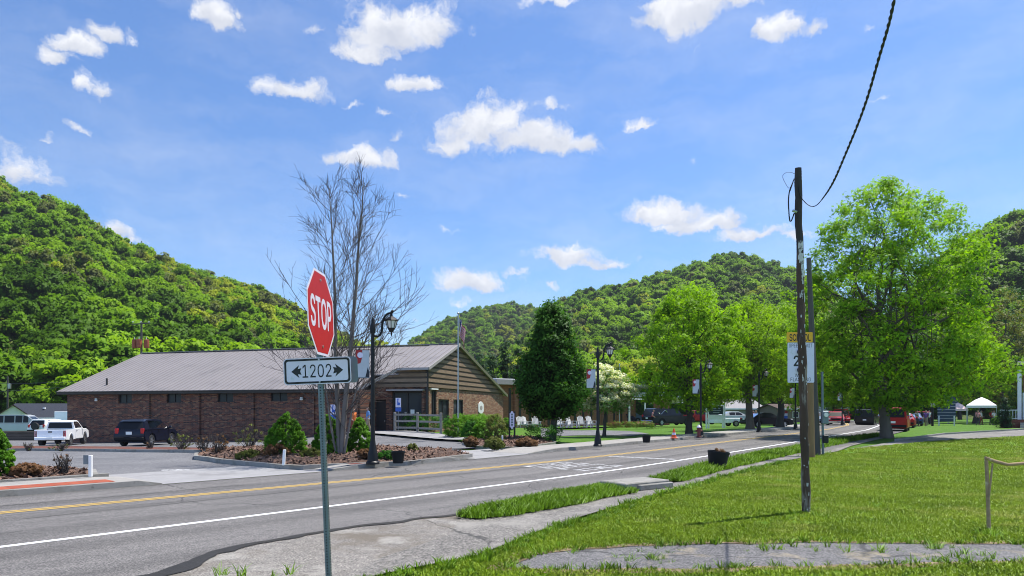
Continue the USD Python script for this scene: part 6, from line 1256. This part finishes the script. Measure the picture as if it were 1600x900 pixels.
for px, Y, sh, lg, ha, lab in ((1419, 66, 'white', 'denim', 'grey', 'person in white beside the bright red car'), (1433, 72, 'grey', 'dark', 'brown', 'person in grey beside the dark blue car'), (1447, 74, 'purple', 'khaki', 'blond', 'person in purple left of the round-headed post'), (1452, 80, 'white', 'dark', 'brown', 'person in white and dark trousers farther back by the round-headed post'),
                               (1528, 78, 'pink', 'dark', 'brown', 'person in pink at the left leg of the white canopy'), (1533, 80, 'white', 'rust', 'grey', 'person in white shirt and rust trousers under the white canopy'), (1549, 81, 'red', 'dark', 'brown', 'person in red under the white canopy'), (1553, 79, 'white', 'denim', 'blond', 'person in white by the right leg of the white canopy'),
                               (1176, 72, 'red', 'denim', 'brown', 'person in red beside the black saloon car'), (1181, 73, 'orange', 'dark', 'blond', 'person in orange behind the fourth street lamp')):
    person(lab, (X(px, Y), Y, -.08), random.Random(px).uniform(-1, 1), sh, lg, ha)

# ------------------------------------------------------------------ trees and shrubs
def tree(name, label, loc, H, R, prof, crown0, leafm, barkm, seed, ncl, per, size, clump, trunk_r, limbs=9, shell=.5, wob=.3, fork=.16, cat='tree', extra=None, flat=.75, group=None, squash=1.0):
    """tapered trunk, forking limbs that reach into the crown, and a crown of leaves in clumps"""
    rng = np.random.default_rng(seed); t = thing(name, label, cat, loc, rng.uniform(0, 6), group)
    c = profile_points(rng, prof, ncl, shell, wob, seed, squash) * np.array([R, R, H - crown0]) + (0, 0, crown0)
    tr = MB(); zf_ = H * fork; top = np.array([rng.normal() * .02 * H, rng.normal() * .02 * H, H * .82]); path = limb(rng, (0, 0, -.15), top, .03, 12)
    rr_ = trunk_r * np.interp(np.linspace(0, 1, 12), [0, .06, .3, 1], [1.35, 1.0, .72, .12]); tr.tube(path, rr_, 10)
    obj('trunk', tr, barkm, t, 50)
    tg = c[rng.permutation(len(c))[:limbs * 7]]; k = 0
    for i in range(limbs):
        z0 = rng.uniform(zf_, H * .5); a = np.array([np.interp(z0, path[:, 2], path[:, 0]), np.interp(z0, path[:, 2], path[:, 1]), z0]); e = tg[i * 7]; e = e * (.85, .85, 1); e[2] = max(e[2], z0 + .12 * H)
        l = MB(); q = limb(rng, a, e, .10, 8); r0 = trunk_r * .42 * (1 - .5 * z0 / H); l.tube(q, np.linspace(r0, r0 * .2, 8), 7)
        for j in range(1, 6): s = q[rng.integers(2, 7)]; l.tube(limb(rng, s, tg[i * 7 + j], .08, 5), np.linspace(r0 * .32, r0 * .07, 5), 5, False)
        obj('limb', l, barkm, t, 50)
    obj('crown', leaves(rng, c, clump * rng.uniform(.65, 1.35, ncl), per, size, flat, .5), leafm, t)
    if extra: lv = leaves(rng, c[rng.permutation(ncl)[:ncl // extra[1]]] + (0, 0, clump * .35), clump * .8, extra[2], extra[3], .45, .9, .9); obj('blossom', lv, extra[0], t)
    return t
b = GH(1386, 683.5); s = b[1] / F
big = [(0, .25), (.03, .55), (.13, .86), (.24, 1.0), (.38, .97), (.55, .88), (.72, .74), (.86, .52), (.95, .30), (1, .06)]
tree('maple_tree', 'large spreading bright green maple right of the poles, shading the side street', b, Z(284, b[1]), 158 * s, big, 1.7, L_['maple'], M['bark'], 41, 780, 76, .24, .68, .33, 18, .40, .42, .12)
b = GH(1077, 680); s = b[1] / F; rd = [(0, .35), (.1, .75), (.28, 1.0), (.5, .97), (.7, .78), (.87, .48), (1, .08)]
tree('maple_tree', 'round bright green maple on the far lawn behind the fire hydrant', b, Z(444, b[1]), 100 * s, rd, 1.7, L_['maple'], M['bark_dark'], 42, 330, 86, .23, .62, .24, 11, .42, .32, .16)
b = GH(1172, 672.5); s = b[1] / F
tree('maple_tree', 'second maple along the far lawn with a thick grey trunk', b, Z(470, b[1]), 74 * s, rd, 2.6, L_['maple_far'], M['bark'], 43, 260, 80, .25, .8, .36, 9, .42, .3, .2)
b = GH(1219, 669.5); s = b[1] / F
tree('maple_tree', 'third maple along the far lawn near the school speed sign', b, Z(478, b[1]), 68 * s, rd, 2.8, L_['maple_far'], M['bark_dark'], 44, 240, 80, .26, .85, .36, 9, .42, .3, .2)
pr = [(0, .42), (.08, .78), (.2, 1.0), (.38, .93), (.55, .72), (.72, .5), (.88, .28), (1, .06)]
b = GH(862, 690); s = b[1] / F
tree('pear_tree', 'dense dark green egg-shaped pear tree on the lawn right of the hall', b, Z(470, b[1]) - b[2], 52 * s, pr, 1.5, L_['pear'], M['bark_dark'], 45, 460, 110, .17, .48, .2, 8, .38, .25, .2)
b = GH(944, 681); s = b[1] / F
tree('dogwood_tree', 'small white-flowering dogwood beside the second street lamp', b, Z(572, b[1]), 50 * s, [(0, .5), (.2, .95), (.5, 1.0), (.75, .7), (1, .15)], 1.6, L_['dogwood'], M['bark_dark'], 46, 150, 46, .15, .5, .13, 7, .45, .3, .28, extra=(L_['petal'], 1, 90, .13))
# trees farther along the street and behind
for px, Y, top, R, m, nm, lab, sd in ((1262, 78, 478, 3.6, 'maple_far', 'street_tree', 'bright green tree directly behind the school speed sign', 51), (1302, 92, 560, 3.6, 'maple_far', 'street_tree', 'low bright tree hanging over the red pickup down the street', 52), (1338, 104, 548, 4.2, 'dark_tree', 'street_tree', 'darker tree over the black van at the street end', 53), (1426, 100, 520, 5.0, 'dark_tree', 'street_tree', 'dark tree behind the row of cars right of the large maple', 54),
                                      (1470, 104, 500, 5.0, 'dark_tree', 'street_tree', 'dark tree behind the directory sign', 55), (1523, 88, 500, 3.4, 'maple_far', 'street_tree', 'mid-green tree whose trunk stands between the two canopies', 56), (1572, 96, 445, 4.6, 'rust', 'street_tree', 'olive-brown tree left of the brick house', 57), (1612, 110, 420, 5.2, 'dark_tree', 'street_tree', 'dark tall tree above the brick house roof', 58), (1500, 122, 470, 5.0, 'rust', 'street_tree', 'olive tree farthest back behind the pinkish canopy', 59),
                                      (1010, 110, 590, 4.5, 'dark_tree', 'street_tree', 'dark tree behind the white porch roof', 60), (1060, 112, 575, 4.5, 'dark_tree', 'street_tree', 'dark tree behind the black hearse', 61), (1128, 122, 585, 4.5, 'dark_tree', 'street_tree', 'dark tree behind the white sign board', 62), (912, 105, 588, 4, 'dark_tree', 'street_tree', 'dark tree between the pear tree and the dogwood', 63)):
    tree(nm, lab, (X(px, Y), Y, -.2), Z(top, Y), R, rd, 2.2, L_[m], M['bark_dark'], sd, 120, 52, .42, 1.05, .3, 6, .42, .3, .2)
for px, Y, top, lab, sd in ((752, 92, 545, 'dark conifer just right of the hall roof', 71), (768, 97, 538, 'dark conifer with a thin top behind the hall gable', 72), (790, 94, 532, 'tallest dark conifer behind the brick building', 73), (812, 99, 528, 'dark conifer touching the left side of the pear tree', 74), (838, 103, 536, 'dark conifer mostly hidden by the pear tree', 75)):
    tree('conifer_tree', lab, (X(px, Y), Y, -.3), Z(top, Y), 1.9, [(0, .9), (.15, 1.0), (.5, .72), (.8, .34), (1, .04)], .6, L_['conifer'], M['bark_dark'], sd, 110, 44, .38, .7, .2, 3, .4, .25, .15)
tree('conifer_tree', 'narrow dark evergreen beside the brick house porch', (X(1570, 66), 66, -.1), Z(622, 66), .62, [(0, .9), (.3, 1), (.7, .7), (1, .1)], .1, L_['conifer'], M['bark_dark'], 76, 60, 50, .16, .3, .08, 2, .4, .2, .1)
# far belt of woodland at the foot of the hills
rb_ = np.random.default_rng(91); path = numbered('/World/woodland_belt'); bp = []
for Y in (135, 150, 168): 
    for px in np.arange(560, 1800, 24 * 140 / Y): bp.append((X(px + rb_.uniform(-9, 9), Y), Y + rb_.uniform(-6, 6), -1.0))
bp = np.array(bp); prr = scatter(path, bp, [f'{path}/crown_{k:03d}' for k in range(3)], rb_.uniform(.62, 1.05, len(bp)), rb_.uniform(0, 6, len(bp)), rb_.integers(0, 3, len(bp)))
for k in range(3): crown_proto(f'{path}/crown_{k:03d}', 300 + k, FOREST[(0, 1, 1)[k]])
tag(prr, 'band of mixed trees along the valley floor behind the street', 'woodland', kind='stuff')

# the bare tree in the island
M['twig'] = mat('twig', (.075, .06, .055), .9, .2, 6)
def bare_tree(loc, H, label):
    rng = np.random.default_rng(12); t = thing('bare_tree', label, 'tree', loc); twigs = MB()
    def path(a, d, L, n, rise, wob):
        p = [np.array(a, float)]; dd = np.array(d, float)
        for i in range(n - 1): dd = dd + rng.normal(size=3) * wob + np.array([0, 0, rise]); dd /= np.linalg.norm(dd); p.append(p[-1] + dd * L / (n - 1))
        return np.array(p)
    def side(p, f, ang):
        n = len(p); j = min(int(f * (n - 1)), n - 2); s = p[j] + (p[j + 1] - p[j]) * (f * (n - 1) - j); tn = p[j + 1] - p[j]; tn /= np.linalg.norm(tn); q = np.cross(tn, rng.normal(size=3)); q /= np.linalg.norm(q)
        return s, tn * math.cos(ang) + q * math.sin(ang)
    for d, L, r, m in (((-.055, .0, 1), H * .95, .085, 34), ((.05, .04, 1), H * .98, .095, 36), ((-.16, -.05, 1), H * .5, .035, 12), ((.18, -.06, 1), H * .5, .035, 12)):
        mb = MB(); p = path((d[0] * .6, d[1] * .6, -.1), np.array(d) / np.linalg.norm(d), L, 14, .02, .025); mb.tube(p, r * np.linspace(1, 0, 14) ** .8 + .006, 8, False)
        obj('stem', mb, M['bark_grey'], t, 50)
        for i in range(m):
            f = .13 + .83 * (i + rng.random()) / m; s, dd = side(p, f, rng.uniform(.6, 1.1)); Lb = H * (.42 * (1 - f) * smooth(.05, .3, f) + .085) * rng.uniform(.7, 1.15); r1 = max(r * (1 - f) * .30, .010)
            b1 = path(s, dd, Lb, 8, .07, .05); twigs.tube(b1, np.linspace(r1, .005, 8), 5, False)
            for k in range(8):
                f2 = rng.uniform(.18, .97); s2, d2 = side(b1, f2, rng.uniform(.4, .8)); b2 = path(s2, d2, Lb * (.50 * (1 - f2) + .14) * rng.uniform(.7, 1.2), 5, .06, .06); twigs.tube(b2, np.linspace(max(r1 * .45, .006), .004, 5), 3, False)
                for k3 in range(3): s3, d3 = side(b2, rng.uniform(.25, .95), rng.uniform(.35, .75)); twigs.tube(path(s3, d3, rng.uniform(.18, .5), 3, .05, .05), (.005, .004, .0035), 3, False)
    tag(obj('twig', twigs, M['twig'], t), kind='stuff'); return t
b = GH(532, 713, .2); bare_tree(b, Z(256, b[1]) - b[2], 'tall bare leafless tree with several grey stems in the shrub island')

# shrubs
def cone_shrub(px, py, top, w, label, seed, m='spruce', prof=None, cat='shrub', name='cone_spruce', per=90, size=.085):
    b = GH(px, py, .2); s = b[1] / F; H = (py - top) * s; R = w / 2 * s; rng = np.random.default_rng(seed); t = thing(name, label, cat, b)
    obj('stem', MB().tube([(0, 0, -.1), (0, 0, H * .8)], [.05, .015], 6), M['bark_dark'], t)
    c = profile_points(rng, prof or [(0, .82), (.1, 1.0), (.35, .95), (.6, .74), (.8, .44), (.93, .2), (1, .05)], 300, .13, .10, seed) * (R, R, H * .97); lv = leaves(rng, c, R * .13, 60, .07, .9, .6, .5); obj('foliage', lv, L_[m], t)
    core = [(0, .05)] + [(r * R * .72, z * H * .95) for z, r in (prof or [(.05, .85), (.3, .9), (.55, .62), (.8, .3)])] + [(0, H * .9)]; return t
cone_shrub(447, 712, 643, 62, 'broad bright green cone-shaped spruce left of the stop sign post', 1)
cone_shrub(514, 712, 645, 50, 'cone-shaped spruce right behind the stop sign post', 2)
cone_shrub(562, 709, 650, 40, 'smaller cone-shaped spruce left of the first street lamp', 3)
cone_shrub(-2, 742, 668, 40, 'bright green spruce cut off by the left edge of the picture', 4)
def bush(px, py, top, w, label, seed, m, prof=None, name='round_bush', per=70, size=.07, dz=.1, group=None, twig=False, n=90):
    b = GH(px, py, dz); s = b[1] / F; H = (py - top) * s; R = w / 2 * s; rng = np.random.default_rng(seed); t = thing(name, label, 'bush', b, 0, group)
    st_ = MB(); 
    for k in range(26 if twig else 9):
        a = rng.uniform(0, 6.28); e = np.array([math.cos(a) * R * rng.uniform(.2, 1.0), math.sin(a) * R * rng.uniform(.2, 1.0), H * rng.uniform(.55, 1.05)]); q = limb(rng, (rng.normal() * .05, rng.normal() * .05, -.05), e, .1, 5); st_.tube(q, np.linspace(.014, .005, 5), 4, False)
        if twig:
            for j in range(4): o = q[rng.integers(1, 4)]; st_.tube(limb(rng, o, o + np.array([rng.normal() * .2 * R, rng.normal() * .2 * R, H * rng.uniform(.1, .35)]), .1, 4), np.linspace(.008, .003, 4), 3, False)
    obj('stem', st_, M['bark_dark'], t)
    c = profile_points(rng, prof or [(0, .7), (.25, 1), (.6, .92), (.85, .6), (1, .2)], n, .25, .25, seed) * (R, R, H * .95); lv = leaves(rng, c, R * (.2 if not twig else .12), per, size, .85, .5, .55); obj('foliage', lv, L_[m], t)
    return t
bs = [(735, 689, 655, 30, 'dark green round bush with reddish heart at the foot of the flagpole', 'hedge'), (754, 689, 657, 30, 'bright green round bush between flagpole and corner bed cone', 'spruce'), (774, 691, 645, 40, 'tall brownish-green cone bush in the corner bed', 'olive'), (712, 683, 651, 34, 'green hedge bush left of the flagpole', 'spruce'),
      (736, 697, 682, 22, 'low brown dry bush at the left of the corner bed', 'brown'), (772, 701, 683, 32, 'low olive-brown bush in front of the tall cone bush', 'olive'), (822, 698, 683, 32, 'low brown dry bush right of the black upright sign', 'brown'), (486, 722, 700, 34, 'brownish low bush right of the white flap marker', 'olive'), (432, 719, 692, 40, 'rust-brown bush at the foot of the broad cone spruce', 'brown'),
      (570, 722, 700, 26, 'rust-brown bush at the foot of the first street lamp', 'brown'), (606, 721, 704, 32, 'low spreading green bush between lamp and planter', 'hedge'), (390, 719, 703, 36, 'low spreading olive bush in the shrub island', 'olive'), (40, 741, 725, 42, 'reddish-brown low rounded bush in the roadside bed', 'brown'), (792, 672, 653, 26, 'green bush behind the corner bed sign', 'spruce'),
      (1556, 663, 650, 12, 'small round green bush before the narrow evergreen', 'spruce'), (645, 712, 692, 18, 'small upright olive bush right of the planter by the lamp', 'olive')]
for k, (px, py, top, w, lab, m) in enumerate(bs): bush(px, py, top, w, lab, 200 + k, m, dz=.2 if px == 40 else .1)
for k, (px, py, top, w, lab, m, n) in enumerate(((342, 713, 676, 36, 'twiggy dry brown shrub at the left end of the island', 'brown', 22), (391, 705, 661, 52, 'open twiggy shrub with sparse olive leaves before the brick wall', 'olive', 36), (283, 703, 677, 40, 'sparse small-leaved shrub in the strip bed right of the black car', 'olive', 26), (99, 744, 708, 34, 'dead twiggy shrub in the roadside bed', 'brown', 12), (233, 702, 690, 12, 'tiny dry stump shrub in the strip bed behind the black car', 'brown', 6), (44, 703, 691, 16, 'tiny thin shrub in the strip bed at the left', 'olive', 6), (95, 703, 690, 30, 'sparse low shrub in the strip bed behind the white pickup', 'olive', 10), (318, 704, 680, 30, 'bare reddish shrub in the strip bed beside the island', 'brown', 14))):
    bush(px, py, top, w, lab, 240 + k, m, twig=True, per=14, size=.07, n=n, name='twiggy_shrub')
def hedge(pts, h, w, label, seed, m='hedge'):
    rng = np.random.default_rng(seed); t = thing('clipped_hedge', label, 'hedge', (0, 0, 0)); C = []
    for a, b in zip(pts[:-1], pts[1:]):
        n = int(np.linalg.norm(b - a) * 26); q = a + (b - a) * rng.random((n, 1)); d = (b - a)[:2] / np.linalg.norm((b - a)[:2]); off = (rng.random(n) - .5) * w; z = h * rng.random(n) ** .6
        q = q + np.column_stack([-d[1] * off, d[0] * off, z * (1 - .25 * (2 * off / w) ** 2)]); C.append(q)
    C = np.vstack(C); lv = leaves(rng, C, .2, 55, .085, .9, .6, .6); obj('foliage', lv, L_[m], t)
    st_ = MB()
    for q in C[::25]: st_.tube([(q[0], q[1], q[2] - h), q], [.02, .008], 4)
    obj('stem', st_, M['bark_dark'], t)
hedge([gl(630, 45.6), gl(668, 44.2), gl(706, 43.5)], 1.1, 1.0, 'green hedge behind the split rail fence', 301)
hedge([GH(832, 694), GH(868, 692)], .95, 1.5, 'dark clipped hedge block in front of the pear tree', 302)
hedge([gl(712, 47), gl(745, 53), gl(775, 60)], 1.15, 1.0, 'bright hedge along the gable wall', 303, 'spruce')
# flower bed on the chapel lawn
rng = np.random.default_rng(66); c = np.array([(X(px, 68), 68 + rng.uniform(-.8, .8), rng.uniform(.05, .45)) for px in rng.uniform(948, 1020, 120)])
for k, (m, nm) in enumerate(((L_['brown'], 'rust-red flowering plants in the bed before the brick porch'), (L_['spruce'], 'green leafy plants in the bed before the brick porch'))):
    lv = leaves(rng, c[k::2], .3, 40, .12, .8, .6); tag(obj('bed_plants', lv, m), nm, 'plants', kind='stuff')
M['bluebin'] = mat('blue_plastic', (.06, .04, .35), .5, .05)
t = thing('blue_basket', 'small blue-purple basket beside the brick porch', 'basket', (X(1004, 73), 70, 0)); obj('tub', MB().lathe([(0, 0), (.22, 0), (.3, .4), (.27, .4), (.2, .05), (0, .05)], 14), M['bluebin'], t, 35); obj('handle', MB().tube([(.28 * math.cos(a), 0, .4 + .2 * math.sin(a)) for a in np.linspace(0, math.pi, 12)], .015, 5), M['bluebin'], t)

# ------------------------------------------------------------------ air
hz_m = usdkit.material(stage, '/World/Looks/haze_air', {'v': ('principled_volume', dict(color=(.85, .9, 1.0), density=.00009, anisotropy=.25))}, [], volume='v.volume')
tag(obj('haze', MB().box((0, 745, 89), (2700, 2300, 190)), hz_m), 'faint summer haze over the valley', 'haze', kind='stuff')
